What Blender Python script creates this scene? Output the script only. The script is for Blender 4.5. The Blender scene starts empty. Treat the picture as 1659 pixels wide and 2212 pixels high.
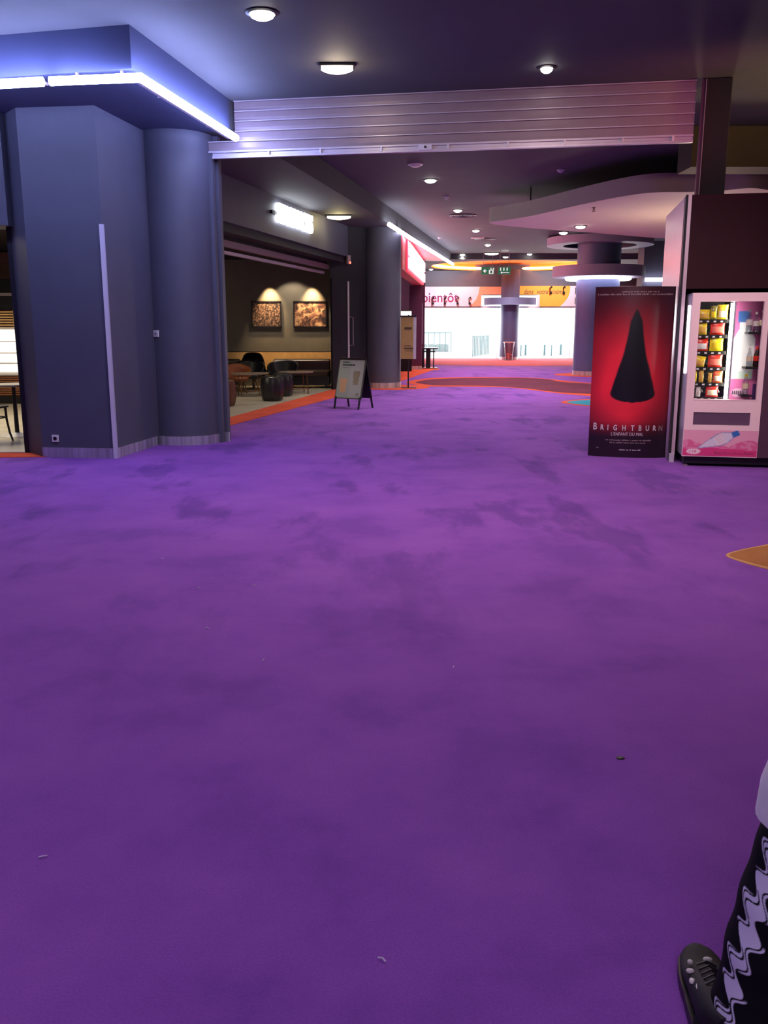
import bpy, bmesh, math, random
from mathutils import Vector, Matrix
random.seed(7)
C = bpy.context.scene.collection
PI = math.pi
R = math.radians

# ------------------------------------------------------------------ camera
F, CX, CY, CAMH, HY = 1900.0, 829.5, 1106.0, 1.5, 705.0
PITCH = math.atan((CY - HY) / F)
cp, sp = math.cos(PITCH), math.sin(PITCH)
def ray(x, y):
    u, v = (x - CX) / F, (y - CY) / F
    return (u, cp - v * sp, -sp - v * cp)
def fl(x, y, z=0.0):
    d = ray(x, y); t = (z - CAMH) / d[2]
    return (d[0] * t, d[1] * t, z)
def aty(x, y, Y):
    d = ray(x, y); t = Y / d[1]
    return (d[0] * t, Y, CAMH + d[2] * t)
def pl(x, y, A, B):
    d = ray(x, y); nx, ny = B[1] - A[1], -(B[0] - A[0])
    t = (nx * A[0] + ny * A[1]) / (nx * d[0] + ny * d[1])
    return (d[0] * t, d[1] * t, CAMH + d[2] * t)

cam = bpy.data.cameras.new('camera'); camo = bpy.data.objects.new('camera', cam); C.objects.link(camo)
camo.location = (0, 0, CAMH); camo.rotation_euler = (PI / 2 - PITCH, 0, 0)
cam.sensor_fit = 'VERTICAL'; cam.sensor_height = 36; cam.lens = 36 * F / 2212
cam.clip_end = 300; cam.clip_start = 0.05
bpy.context.scene.camera = camo

# ------------------------------------------------------------------ materials
def srgb(r, g, b):
    f = lambda c: (c / 255 / 12.92) if c / 255 <= 0.04045 else ((c / 255 + 0.055) / 1.055) ** 2.4
    return (f(r), f(g), f(b), 1)
def new_mat(name):
    m = bpy.data.materials.new(name); m.use_nodes = True
    nt = m.node_tree; nt.nodes.clear()
    out = nt.nodes.new('ShaderNodeOutputMaterial')
    return m, nt, out
def mat(name, col, rough=0.6, metal=0.0, var=0.12, scale=8.0, bump=0.0, spec=0.5, detail=3):
    m, nt, out = new_mat(name)
    b = nt.nodes.new('ShaderNodeBsdfPrincipled')
    b.inputs['Roughness'].default_value = rough; b.inputs['Metallic'].default_value = metal
    b.inputs['Specular IOR Level'].default_value = spec
    tc = nt.nodes.new('ShaderNodeTexCoord')
    n = nt.nodes.new('ShaderNodeTexNoise'); n.inputs['Scale'].default_value = scale; n.inputs['Detail'].default_value = detail
    nt.links.new(tc.outputs['Object'], n.inputs['Vector'])
    r = nt.nodes.new('ShaderNodeValToRGB')
    c = col if len(col) == 4 else (*col, 1)
    r.color_ramp.elements[0].position = 0.3; r.color_ramp.elements[1].position = 0.7
    r.color_ramp.elements[0].color = tuple(x * (1 - var) for x in c[:3]) + (1,)
    r.color_ramp.elements[1].color = tuple(min(1, x * (1 + var)) for x in c[:3]) + (1,)
    nt.links.new(n.outputs['Fac'], r.inputs['Fac']); nt.links.new(r.outputs['Color'], b.inputs['Base Color'])
    if bump:
        bp = nt.nodes.new('ShaderNodeBump'); bp.inputs['Strength'].default_value = bump; bp.inputs['Distance'].default_value = 0.01
        nt.links.new(n.outputs['Fac'], bp.inputs['Height']); nt.links.new(bp.outputs['Normal'], b.inputs['Normal'])
    nt.links.new(b.outputs['BSDF'], out.inputs['Surface'])
    return m
def mat_em(name, col, strength):
    m, nt, out = new_mat(name)
    b = nt.nodes.new('ShaderNodeBsdfPrincipled'); b.inputs['Base Color'].default_value = (*col[:3], 1)
    b.inputs['Emission Color'].default_value = (*col[:3], 1); b.inputs['Emission Strength'].default_value = strength
    nt.links.new(b.outputs['BSDF'], out.inputs['Surface'])
    return m
def mat_glass(name, tint=(1, 1, 1), gloss=0.06):
    m, nt, out = new_mat(name)
    t = nt.nodes.new('ShaderNodeBsdfTransparent'); t.inputs['Color'].default_value = (*tint, 1)
    g = nt.nodes.new('ShaderNodeBsdfGlossy'); g.inputs['Roughness'].default_value = 0.05
    mx = nt.nodes.new('ShaderNodeMixShader'); mx.inputs['Fac'].default_value = gloss
    nt.links.new(t.outputs[0], mx.inputs[1]); nt.links.new(g.outputs[0], mx.inputs[2]); nt.links.new(mx.outputs[0], out.inputs['Surface'])
    return m
def mat_attr(name, rough=0.5, emit=0.0, spec=0.5):
    m, nt, out = new_mat(name)
    b = nt.nodes.new('ShaderNodeBsdfPrincipled'); b.inputs['Roughness'].default_value = rough
    b.inputs['Specular IOR Level'].default_value = spec
    a = nt.nodes.new('ShaderNodeVertexColor'); a.layer_name = 'Col'
    nt.links.new(a.outputs['Color'], b.inputs['Base Color'])
    if emit:
        nt.links.new(a.outputs['Color'], b.inputs['Emission Color']); b.inputs['Emission Strength'].default_value = emit
    nt.links.new(b.outputs['BSDF'], out.inputs['Surface'])
    return m
def mat_brushed(name, col, rough=0.3):
    m, nt, out = new_mat(name)
    b = nt.nodes.new('ShaderNodeBsdfPrincipled'); b.inputs['Metallic'].default_value = .75
    tc = nt.nodes.new('ShaderNodeTexCoord'); mp = nt.nodes.new('ShaderNodeMapping'); mp.inputs['Scale'].default_value = (14, 14, 0.3)
    n = nt.nodes.new('ShaderNodeTexNoise'); n.inputs['Scale'].default_value = 1.0; n.inputs['Detail'].default_value = 2
    r = nt.nodes.new('ShaderNodeValToRGB'); r.color_ramp.elements[0].position = .35; r.color_ramp.elements[1].position = .68
    r.color_ramp.elements[0].color = tuple(x * .55 for x in col[:3]) + (1,); r.color_ramp.elements[1].color = (*col[:3], 1)
    nt.links.new(tc.outputs['Object'], mp.inputs['Vector']); nt.links.new(mp.outputs[0], n.inputs['Vector'])
    nt.links.new(n.outputs['Fac'], r.inputs['Fac']); nt.links.new(r.outputs[0], b.inputs['Base Color'])
    b.inputs['Roughness'].default_value = rough
    nt.links.new(b.outputs['BSDF'], out.inputs['Surface'])
    return m
def mat_carpet(name, dark, mid, light, stain=True):
    m, nt, out = new_mat(name)
    b = nt.nodes.new('ShaderNodeBsdfPrincipled'); b.inputs['Roughness'].default_value = 0.95; b.inputs['Specular IOR Level'].default_value = 0.08
    b.inputs['Sheen Weight'].default_value = 0.12; b.inputs['Sheen Roughness'].default_value = 0.5
    b.inputs['Sheen Tint'].default_value = (.8, .6, 1, 1)
    tc = nt.nodes.new('ShaderNodeTexCoord')
    n1 = nt.nodes.new('ShaderNodeTexNoise'); n1.inputs['Scale'].default_value = 1.3; n1.inputs['Detail'].default_value = 6; n1.inputs['Roughness'].default_value = .62
    n2 = nt.nodes.new('ShaderNodeTexNoise'); n2.inputs['Scale'].default_value = 160; n2.inputs['Detail'].default_value = 2
    r = nt.nodes.new('ShaderNodeValToRGB'); cr = r.color_ramp
    cr.elements[0].position = .36; cr.elements[0].color = dark; cr.elements[1].position = .66; cr.elements[1].color = light
    e = cr.elements.new(.48); e.color = mid
    nt.links.new(tc.outputs['Object'], n1.inputs['Vector']); nt.links.new(tc.outputs['Object'], n2.inputs['Vector'])
    nt.links.new(n1.outputs['Fac'], r.inputs['Fac'])
    mx = nt.nodes.new('ShaderNodeMix'); mx.data_type = 'RGBA'; mx.blend_type = 'MULTIPLY'; mx.inputs[0].default_value = .35
    r2 = nt.nodes.new('ShaderNodeValToRGB'); r2.color_ramp.elements[0].position = .3; r2.color_ramp.elements[1].position = .7
    r2.color_ramp.elements[0].color = (.5, .5, .5, 1)
    nt.links.new(n2.outputs['Fac'], r2.inputs['Fac']); nt.links.new(r.outputs[0], mx.inputs[6]); nt.links.new(r2.outputs[0], mx.inputs[7])
    last = mx.outputs[2]
    if stain:
        mp = nt.nodes.new('ShaderNodeMapping'); mp.inputs['Scale'].default_value = (1.5, .55, 1); mp.inputs['Location'].default_value = (3.1, 1.7, 0)
        n3 = nt.nodes.new('ShaderNodeTexNoise'); n3.inputs['Scale'].default_value = 1.0; n3.inputs['Detail'].default_value = 7; n3.inputs['Roughness'].default_value = .6
        nt.links.new(tc.outputs['Object'], mp.inputs['Vector']); nt.links.new(mp.outputs[0], n3.inputs['Vector'])
        r3 = nt.nodes.new('ShaderNodeValToRGB'); r3.color_ramp.elements[0].position = .545; r3.color_ramp.elements[0].color = (1, 1, 1, 1)
        r3.color_ramp.elements[1].position = .62; r3.color_ramp.elements[1].color = (.66, .68, .74, 1)
        nt.links.new(n3.outputs['Fac'], r3.inputs['Fac'])
        m3 = nt.nodes.new('ShaderNodeMix'); m3.data_type = 'RGBA'; m3.blend_type = 'MULTIPLY'; m3.inputs[0].default_value = 1
        nt.links.new(last, m3.inputs[6]); nt.links.new(r3.outputs[0], m3.inputs[7]); last = m3.outputs[2]
    if stain:
        sx_ = nt.nodes.new('ShaderNodeSeparateXYZ'); nt.links.new(tc.outputs['Object'], sx_.inputs[0])
        mr_ = nt.nodes.new('ShaderNodeMapRange'); mr_.inputs[1].default_value = 3.6; mr_.inputs[2].default_value = 6.5; mr_.inputs[3].default_value = .18
        nt.links.new(sx_.outputs['Y'], mr_.inputs[0]); nt.links.new(mr_.outputs[0], m3.inputs[0])
    nt.links.new(last, b.inputs['Base Color'])
    bp = nt.nodes.new('ShaderNodeBump'); bp.inputs['Strength'].default_value = .35; bp.inputs['Distance'].default_value = .006
    nt.links.new(n2.outputs['Fac'], bp.inputs['Height']); nt.links.new(bp.outputs['Normal'], b.inputs['Normal'])
    nt.links.new(b.outputs['BSDF'], out.inputs['Surface'])
    return m
def mat_picture(name, bokeh):
    m, nt, out = new_mat(name)
    b = nt.nodes.new('ShaderNodeBsdfPrincipled'); b.inputs['Roughness'].default_value = .5
    tc = nt.nodes.new('ShaderNodeTexCoord')
    v = nt.nodes.new('ShaderNodeTexVoronoi') if bokeh else nt.nodes.new('ShaderNodeTexNoise')
    v.inputs['Scale'].default_value = 22 if bokeh else 6.5
    if not bokeh: v.inputs['Detail'].default_value = 4; v.inputs['Distortion'].default_value = 1.2
    nt.links.new(tc.outputs['Object'], v.inputs['Vector'])
    r = nt.nodes.new('ShaderNodeValToRGB'); e = r.color_ramp.elements
    if bokeh:
        e[0].position = 0.0; e[0].color = (.75, .52, .36, 1); e[1].position = .75; e[1].color = (.02, .012, .012, 1)
        x = e.new(.35); x.color = (.30, .17, .11, 1)
        nt.links.new(v.outputs['Distance'], r.inputs['Fac'])
    else:
        e[0].position = .38; e[0].color = (.02, .012, .015, 1); e[1].position = .62; e[1].color = (.8, .5, .28, 1)
        x = e.new(.5); x.color = (.25, .1, .06, 1)
        nt.links.new(v.outputs['Fac'], r.inputs['Fac'])
    n = nt.nodes.new('ShaderNodeTexNoise'); n.inputs['Scale'].default_value = 3
    nt.links.new(tc.outputs['Object'], n.inputs['Vector'])
    mx = nt.nodes.new('ShaderNodeMix'); mx.data_type = 'RGBA'; mx.blend_type = 'MULTIPLY'; mx.inputs[0].default_value = .7
    nt.links.new(r.outputs[0], mx.inputs[6]); nt.links.new(n.outputs['Fac'], mx.inputs[7])
    nt.links.new(mx.outputs[2], b.inputs['Base Color']); nt.links.new(b.outputs[0], out.inputs['Surface'])
    return m
def mat_letter(name, lo, hi, zlo, zhi):          # printed two-colour fade over the height of a sheet
    m, nt, out = new_mat(name)
    b = nt.nodes.new('ShaderNodeBsdfPrincipled'); b.inputs['Roughness'].default_value = .5
    tc = nt.nodes.new('ShaderNodeTexCoord'); s = nt.nodes.new('ShaderNodeSeparateXYZ')
    mr = nt.nodes.new('ShaderNodeMapRange'); mr.inputs[1].default_value = zlo; mr.inputs[2].default_value = zhi
    r = nt.nodes.new('ShaderNodeValToRGB'); r.color_ramp.elements[0].color = lo; r.color_ramp.elements[1].color = hi
    nt.links.new(tc.outputs['Object'], s.inputs[0]); nt.links.new(s.outputs['Z'], mr.inputs[0])
    nt.links.new(mr.outputs[0], r.inputs[0]); nt.links.new(r.outputs[0], b.inputs['Base Color']); nt.links.new(b.outputs[0], out.inputs['Surface'])
    return m

M = {}
M['carpet'] = mat_carpet('purple_carpet', srgb(128, 72, 168), srgb(142, 80, 180), srgb(152, 88, 186))
M['carpet_orange'] = mat_carpet('orange_carpet', srgb(215, 78, 38), srgb(226, 86, 42), srgb(232, 96, 50), False)
M['carpet_burgundy'] = mat_carpet('burgundy_carpet', srgb(98, 34, 58), srgb(108, 38, 62), srgb(120, 46, 68), False)
M['carpet_red'] = mat_carpet('red_carpet', srgb(190, 84, 90), srgb(198, 90, 94), srgb(206, 98, 100), False)
M['carpet_teal'] = mat_carpet('teal_carpet', srgb(30, 140, 175), srgb(36, 150, 185), srgb(44, 160, 190), False)
M['carpet_brown'] = mat_carpet('brown_carpet', srgb(170, 108, 52), srgb(180, 116, 58), srgb(188, 126, 66), False)
M['carpet_sand'] = mat_carpet('sand_carpet', srgb(205, 150, 92), srgb(214, 160, 100), srgb(220, 168, 110), False)
M['tile'] = mat('pale_floor_tile', srgb(196, 186, 168), .35, var=.1, scale=2.5)
M['ceil'] = mat('dark_ceiling_paint', srgb(78, 78, 84), .75, var=.06, scale=2)
M['wall'] = mat('charcoal_wall_paint', srgb(84, 84, 100), .55, var=.05, scale=3)
M['wall_dark'] = mat('black_wall_paint', srgb(36, 34, 42), .6, var=.06, scale=3, spec=.25)
M['wall_brown'] = mat('brown_wall_paint', srgb(86, 70, 60), .7, var=.06, scale=3)
M['cafe_wall'] = mat('olive_grey_wall', srgb(112, 106, 94), .7, var=.06, scale=4)
M['steel'] = mat_brushed('brushed_steel', (.82, .80, .84), .42)
M['strip'] = mat('pale_corner_strip', srgb(200, 196, 215), .35, var=.03)
M['alu'] = mat('painted_aluminium', srgb(150, 132, 138), .42, metal=.2, var=.04)
M['alu_light'] = mat('light_aluminium', srgb(205, 196, 206), .35, metal=.3, var=.04)
M['white'] = mat('white_plastic', srgb(226, 222, 226), .4, var=.03)
M['black'] = mat('black_lacquer', srgb(22, 20, 26), .4, var=.1)
M['black_gloss'] = mat('black_gloss', srgb(16, 14, 18), .12, var=.1)
M['leather'] = mat('dark_brown_leather', srgb(62, 44, 38), .32, var=.15, scale=20)
M['tan'] = mat('tan_leather', srgb(160, 92, 58), .45, var=.12, scale=14)
M['brown_leather'] = mat('brown_pouf_leather', srgb(104, 62, 48), .5, var=.12, scale=14)
M['black_leather'] = mat('black_pouf_leather', srgb(34, 33, 40), .34, var=.15, scale=14)
M['wood'] = mat('warm_wood', srgb(246, 190, 118), .4, var=.15, scale=5)
M['wood_dark'] = mat('dark_slat_wood', srgb(150, 96, 66), .5, var=.15, scale=6)
M['table_top'] = mat('pale_table_top', srgb(150, 138, 128), .25, var=.06)
M['bronze'] = mat('bronze_legs', srgb(120, 84, 52), .35, metal=.6, var=.06)
M['canopy'] = mat('white_plaster', srgb(222, 206, 196), .7, var=.03, scale=2)
M['column'] = mat('slate_column_paint', srgb(82, 90, 128), .5, var=.05, scale=3)
M['ring'] = mat('pale_ring_paint', srgb(150, 146, 166), .55, var=.04)
M['orange'] = mat('orange_ceiling_paint', srgb(242, 130, 58), .6, var=.04)
M['kiosk_side'] = mat('pink_tinted_panel', srgb(205, 176, 190), .3, metal=.2, var=.04)
M['kiosk_front'] = mat('maroon_panel', srgb(52, 20, 30), .6, var=.08, scale=2, spec=.12)
M['maroon'] = mat('maroon_shop_paint', srgb(92, 40, 70), .5, var=.06)
M['vm_pink'] = mat('pale_pink_enamel', srgb(252, 216, 218), .35, var=.02)
M['vm_white'] = mat('machine_white_enamel', srgb(196, 190, 200), .3, var=.02)
M['vm_dark'] = mat('machine_dark_panel', srgb(88, 58, 74), .4, var=.05)
M['vm_flap'] = mat('machine_flap', srgb(104, 78, 100), .3, var=.05)
M['vm_inside'] = mat('machine_black_interior', srgb(34, 30, 34), .6, var=.1)
M['tray'] = mat('wire_tray_dark', srgb(40, 38, 36), .4, metal=.5, var=.1)
M['coil'] = mat('steel_coil', srgb(190, 180, 160), .3, metal=.8, var=.05)
M['glass'] = mat_glass('clear_glass')
M['window_glass'] = mat_glass('window_glass', (.97, 1, .99), .04)
M['bin_plastic'] = mat_glass('clear_bin_plastic', (.86, .80, .84), .12)
M['bottle_clear'] = mat_glass('clear_bottle', (.86, .88, .92), .16)
M['cola'] = mat('dark_cola', srgb(44, 18, 18), .15, var=.1)
M['led'] = mat_em('cool_led', (.40, .47, 1.0), 68)
M['led_far'] = mat_em('cool_led_far', (.86, .84, 1.0), 14)
M['led_warm'] = mat_em('orange_led', (1, .42, .12), 14)
M['lens'] = mat_em('warm_downlight_lens', (1, .95, .85), 25)
M['lens_warm'] = mat_em('yellow_lamp_lens', (1, .86, .45), 9)
M['lens_peach'] = mat_em('peach_lamp_lens', (1, .84, .66), 9)
M['sign_white'] = mat_em('white_sign_letters', (.92, .97, 1), 7)
M['sign_red'] = mat_em('red_hot_sign_letters', (1, .42, .48), 9)
M['red_glow'] = mat_em('red_sign_backing', (.9, .05, .1), 1.0)
M['red_shop'] = mat('red_fascia_and_glow', srgb(220, 60, 80), .5, var=.04)
M['red_led'] = mat_em('red_indicator', (1, .08, .05), 6)
M['vm_tube'] = mat_em('machine_light_tube', (1, .97, .9), 60)
M['case_glow'] = mat_em('display_case_light', (1, .9, .72), 1.7)
M['exit_green'] = mat_em('exit_green', srgb(40, 112, 76)[:3], .45)
M['exit_white'] = mat_em('exit_white', (.85, .9, .88), .8)
M['attr'] = mat_attr('printed_sheet', .3)
M['attr_glow'] = mat_attr('backlit_sheet', .35, emit=.55)
M['cloth'] = mat_attr('printed_cloth', .8, spec=.2)
M['ban_white'] = mat('banner_white', srgb(236, 226, 244), .6, var=.06, scale=1.2)
M['ban_orange'] = mat('banner_orange', srgb(246, 172, 138), .6, var=.04, scale=1.2)
M['ban_yellow'] = mat('banner_yellow', srgb(244, 182, 62), .6, var=.04)
M['ban_ink'] = mat('banner_ink', srgb(96, 62, 40), .6)
M['poster_ink'] = mat('poster_white_ink', srgb(208, 196, 204), .5)
M['poster_ink_dim'] = mat('poster_grey_ink', srgb(140, 112, 122), .5)
M['ink'] = mat('dark_ink', srgb(40, 48, 52), .6)
M['gold'] = mat('gold_board', srgb(168, 136, 84), .5, var=.08)
M['gold_ink'] = mat('gold_board_ink', srgb(84, 60, 40), .6)
M['concrete'] = mat('pale_concrete', srgb(150, 158, 158), .8, var=.08)
M['rail'] = mat('grey_rail', srgb(120, 150, 152), .4, metal=.3)
M['outside'] = mat('bright_pavement', srgb(240, 236, 244), .9, var=.03)
M['skin'] = mat('skin', srgb(196, 148, 122), .5, var=.05, scale=6)
M['hair'] = mat('dark_hair', srgb(40, 28, 22), .6, var=.3, scale=40)
M['jacket'] = mat('light_grey_fleece', srgb(246, 238, 244), .9, var=.08, scale=18, bump=.4)
M['shoe'] = mat('black_mesh_shoe', srgb(24, 20, 26), .7, var=.3, scale=90)
M['reflect'] = mat('reflective_patch', srgb(220, 212, 205), .4)
M['paper'] = mat('white_paper_scrap', srgb(216, 200, 226), .8)
M['crisp'] = {}
for k, c in dict(yellow=(226, 196, 40), bright=(248, 232, 30), red=(214, 52, 36), gold=(206, 160, 74), white=(226, 220, 214), olive=(142, 136, 62), orange=(226, 96, 50), purple=(70, 52, 110), cream=(240, 226, 190), salmon=(230, 120, 100)).items():
    M['crisp'][k] = mat('wrapper_' + k, srgb(*c), .28, var=.1, scale=30)

# ------------------------------------------------------------------ mesh builder
class MB:
    def __init__(s): s.v = []; s.f = []; s.col = None
    def add(s, vs, fs):
        o = len(s.v); s.v += [tuple(x) for x in vs]; s.f += [tuple(o + i for i in f) for f in fs]; return s
    def box(s, a, b, rz=0, piv=None):
        x0, y0, z0 = a; x1, y1, z1 = b
        vs = [(x0, y0, z0), (x1, y0, z0), (x1, y1, z0), (x0, y1, z0), (x0, y0, z1), (x1, y0, z1), (x1, y1, z1), (x0, y1, z1)]
        if rz:
            px, py = piv or ((x0 + x1) / 2, (y0 + y1) / 2); c, n = math.cos(rz), math.sin(rz)
            vs = [(px + (x - px) * c - (y - py) * n, py + (x - px) * n + (y - py) * c, z) for x, y, z in vs]
        return s.add(vs, [(0, 3, 2, 1), (4, 5, 6, 7), (0, 1, 5, 4), (1, 2, 6, 5), (2, 3, 7, 6), (3, 0, 4, 7)])
    def prism(s, poly, z0, z1):
        a = sum(poly[i][0] * poly[(i + 1) % len(poly)][1] - poly[(i + 1) % len(poly)][0] * poly[i][1] for i in range(len(poly)))
        if a < 0: poly = poly[::-1]
        n = len(poly)
        vs = [(x, y, z0) for x, y in poly] + [(x, y, z1) for x, y in poly]
        return s.add(vs, [tuple(range(n - 1, -1, -1)), tuple(range(n, 2 * n))] + [(i, (i + 1) % n, n + (i + 1) % n, n + i) for i in range(n)])
    def wallseg(s, A, B, z0, z1, th=0.1):          # thick wall from A to B, thickness to the left of A->B
        dx, dy = B[0] - A[0], B[1] - A[1]; l = math.hypot(dx, dy); nx, ny = -dy / l * th, dx / l * th
        return s.prism([(A[0], A[1]), (B[0], B[1]), (B[0] + nx, B[1] + ny), (A[0] + nx, A[1] + ny)], z0, z1)
    def lathe(s, prof, c=(0, 0, 0), seg=24, sx=1, sy=1, cap=True):
        vs = []; fs = []
        for r, z in prof:
            for k in range(seg):
                a = 2 * PI * k / seg; vs.append((c[0] + r * sx * math.cos(a), c[1] + r * sy * math.sin(a), c[2] + z))
        n = len(prof)
        for i in range(n - 1):
            for k in range(seg):
                k2 = (k + 1) % seg; fs.append((i * seg + k, i * seg + k2, (i + 1) * seg + k2, (i + 1) * seg + k))
        if prof[0] == prof[-1]: cap = False
        if cap and prof[0][0] > 1e-4: fs.append(tuple(range(seg - 1, -1, -1)))
        if cap and prof[-1][0] > 1e-4: fs.append(tuple((n - 1) * seg + k for k in range(seg)))
        return s.add(vs, fs)
    def tube(s, pts, r, seg=8, closed=False, cap=True):
        pts = [Vector(p) for p in pts]; n = len(pts); rs = r if isinstance(r, (list, tuple)) else [r] * n
        vs = []; fs = []; prev = None
        for i, p in enumerate(pts):
            if closed: t = pts[(i + 1) % n] - pts[i - 1]
            else: t = pts[min(i + 1, n - 1)] - pts[max(i - 1, 0)]
            t.normalize()
            if prev is None:
                u = t.orthogonal().normalized()
            else:
                u = (prev - t * prev.dot(t)); u = u.normalized() if u.length > 1e-6 else t.orthogonal().normalized()
            prev = u; w = t.cross(u)
            for k in range(seg):
                a = 2 * PI * k / seg; vs.append(p + (u * math.cos(a) + w * math.sin(a)) * rs[i])
        m = n if closed else n - 1
        for i in range(m):
            for k in range(seg):
                k2 = (k + 1) % seg; j = (i + 1) % n
                fs.append((i * seg + k, i * seg + k2, j * seg + k2, j * seg + k))
        if not closed and cap:
            fs.append(tuple(range(seg - 1, -1, -1))); fs.append(tuple((n - 1) * seg + k for k in range(seg)))
        return s.add(vs, fs)
    def loft(s, rings, caps=True):
        n = len(rings[0]); vs = [p for r in rings for p in r]; fs = []
        for i in range(len(rings) - 1):
            for k in range(n):
                k2 = (k + 1) % n; fs.append((i * n + k, i * n + k2, (i + 1) * n + k2, (i + 1) * n + k))
        if caps: fs.append(tuple(range(n - 1, -1, -1))); fs.append(tuple((len(rings) - 1) * n + k for k in range(n)))
        return s.add(vs, fs)
    def grid(s, fn, nu, nv):
        vs = [fn(i / nu, j / nv) for j in range(nv + 1) for i in range(nu + 1)]
        return s.add(vs, [(j * (nu + 1) + i, j * (nu + 1) + i + 1, (j + 1) * (nu + 1) + i + 1, (j + 1) * (nu + 1) + i) for j in range(nv) for i in range(nu)])
    def sphere(s, c, r, seg=16, rings=10):
        rx, ry, rz = r if isinstance(r, (list, tuple)) else (r, r, r)
        prof = [(math.sin(PI * i / rings), -math.cos(PI * i / rings)) for i in range(rings + 1)]
        vs = []; fs = []
        for q, z in prof:
            for k in range(seg):
                a = 2 * PI * k / seg; vs.append((c[0] + rx * q * math.cos(a), c[1] + ry * q * math.sin(a), c[2] + rz * z))
        for i in range(rings):
            for k in range(seg):
                k2 = (k + 1) % seg; fs.append((i * seg + k, i * seg + k2, (i + 1) * seg + k2, (i + 1) * seg + k))
        return s.add(vs, fs)
    def xf(s, fn): s.v = [tuple(fn(*p)) for p in s.v]; return s
    def build(s, name, m, parent=None, smooth=False, bevel=0, org=None, weld=False):
        me = bpy.data.meshes.new(name)
        vs = s.v if org is None else [(x - org[0], y - org[1], z - org[2]) for x, y, z in s.v]
        me.from_pydata(vs, [], s.f)
        if weld:
            bm = bmesh.new(); bm.from_mesh(me); bmesh.ops.remove_doubles(bm, verts=bm.verts, dist=1e-5); bm.to_mesh(me); bm.free()
        me.materials.append(m)
        if s.col:
            at = me.color_attributes.new('Col', 'FLOAT_COLOR', 'POINT')
            for i, c in enumerate(s.col): at.data[i].color = c
        bm = bmesh.new(); bm.from_mesh(me); bmesh.ops.recalc_face_normals(bm, faces=bm.faces)
        for f in bm.faces: f.smooth = smooth
        if smooth:
            for e in bm.edges:
                if len(e.link_faces) == 2 and e.calc_face_angle(0) > R(38): e.smooth = False
        bm.to_mesh(me); bm.free()
        o = bpy.data.objects.new(name, me); C.objects.link(o)
        if org is not None: o.location = org
        if parent is not None: o.parent = parent
        if bevel:
            b = o.modifiers.new('bevel', 'BEVEL'); b.width = bevel; b.segments = 2; b.limit_method = 'ANGLE'
        return o
def tag(o, label, cat, group=None):
    o['label'] = label; o['category'] = cat
    if group: o['group'] = group
    return o
def thing(name, label, cat, loc=(0, 0, 0), rz=0, group=None):
    o = bpy.data.objects.new(name, None); C.objects.link(o); o.location = loc; o.rotation_euler = (0, 0, rz)
    o.empty_display_size = .1
    return tag(o, label, cat, group)
def struct(name, mb, m, parent=None, smooth=False):
    o = mb.build(name, m, parent, smooth)
    if parent is None: o['kind'] = 'structure'
    return o
def copy_tree(o, parent=None):
    c = o.copy(); C.objects.link(c)
    if parent is not None: c.parent = parent
    for ch in list(o.children): copy_tree(ch, c)
    return c
def text_mb(txt, size=1.0, align='CENTER', shear=0.0, offset=0.0, extrude=0.0, sx=1.0, spacing=1.0):
    cu = bpy.data.curves.new('t', 'FONT'); cu.body = txt; cu.size = size; cu.align_x = align; cu.align_y = 'CENTER'
    cu.shear = shear; cu.offset = offset; cu.extrude = extrude; cu.space_character = spacing; cu.resolution_u = 3
    o = bpy.data.objects.new('t', cu); C.objects.link(o)
    dg = bpy.context.evaluated_depsgraph_get(); dg.update()
    me = bpy.data.meshes.new_from_object(o.evaluated_get(dg))
    b = MB(); b.add([(v.co.x * sx, v.co.y, v.co.z) for v in me.vertices], [tuple(p.vertices) for p in me.polygons])
    bpy.data.objects.remove(o); bpy.data.curves.remove(cu); bpy.data.meshes.remove(me)
    return b
def upright(ox=0, oy=0, oz=0):                      # text plane (x, y) -> facing -Y at (ox, oy, oz)
    return lambda x, y, z: (ox + x, oy - z, oz + y)
def light(kind, name, loc, energy, col=(1, 1, 1), target=None, size=.5, size_y=None, angle=None, blend=.6, parent=None, soft=.1):
    l = bpy.data.lights.new(name, kind); l.energy = energy; l.color = col
    if kind == 'AREA':
        l.shape = 'RECTANGLE'; l.size = size; l.size_y = size_y or size
    else: l.shadow_soft_size = soft
    if kind == 'SPOT': l.spot_size = angle or R(100); l.spot_blend = blend
    o = bpy.data.objects.new(name, l); C.objects.link(o)
    if parent is not None: o.parent = parent
    o.location = loc
    if target is not None:
        base = Vector(parent.location) if parent is not None else Vector((0, 0, 0))
        o.rotation_euler = (Vector(target) - base - Vector(loc)).to_track_quat('-Z', 'Y').to_euler()
    return o
def smooth_closed(pts, n=6):
    out = []; L = len(pts)
    for i in range(L):
        p0, p1, p2, p3 = pts[i - 1], pts[i], pts[(i + 1) % L], pts[(i + 2) % L]
        for k in range(n):
            t = k / n
            out.append(tuple(.5 * ((2 * p1[a]) + (p2[a] - p0[a]) * t + (2 * p0[a] - 5 * p1[a] + 4 * p2[a] - p3[a]) * t * t + (3 * p1[a] - p0[a] - 3 * p2[a] + p3[a]) * t ** 3) for a in (0, 1)))
    return out

CZ = 4.19          # main ceiling
SZ = 3.82          # soffit underside
FZ = 4.0           # far ceiling

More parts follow.
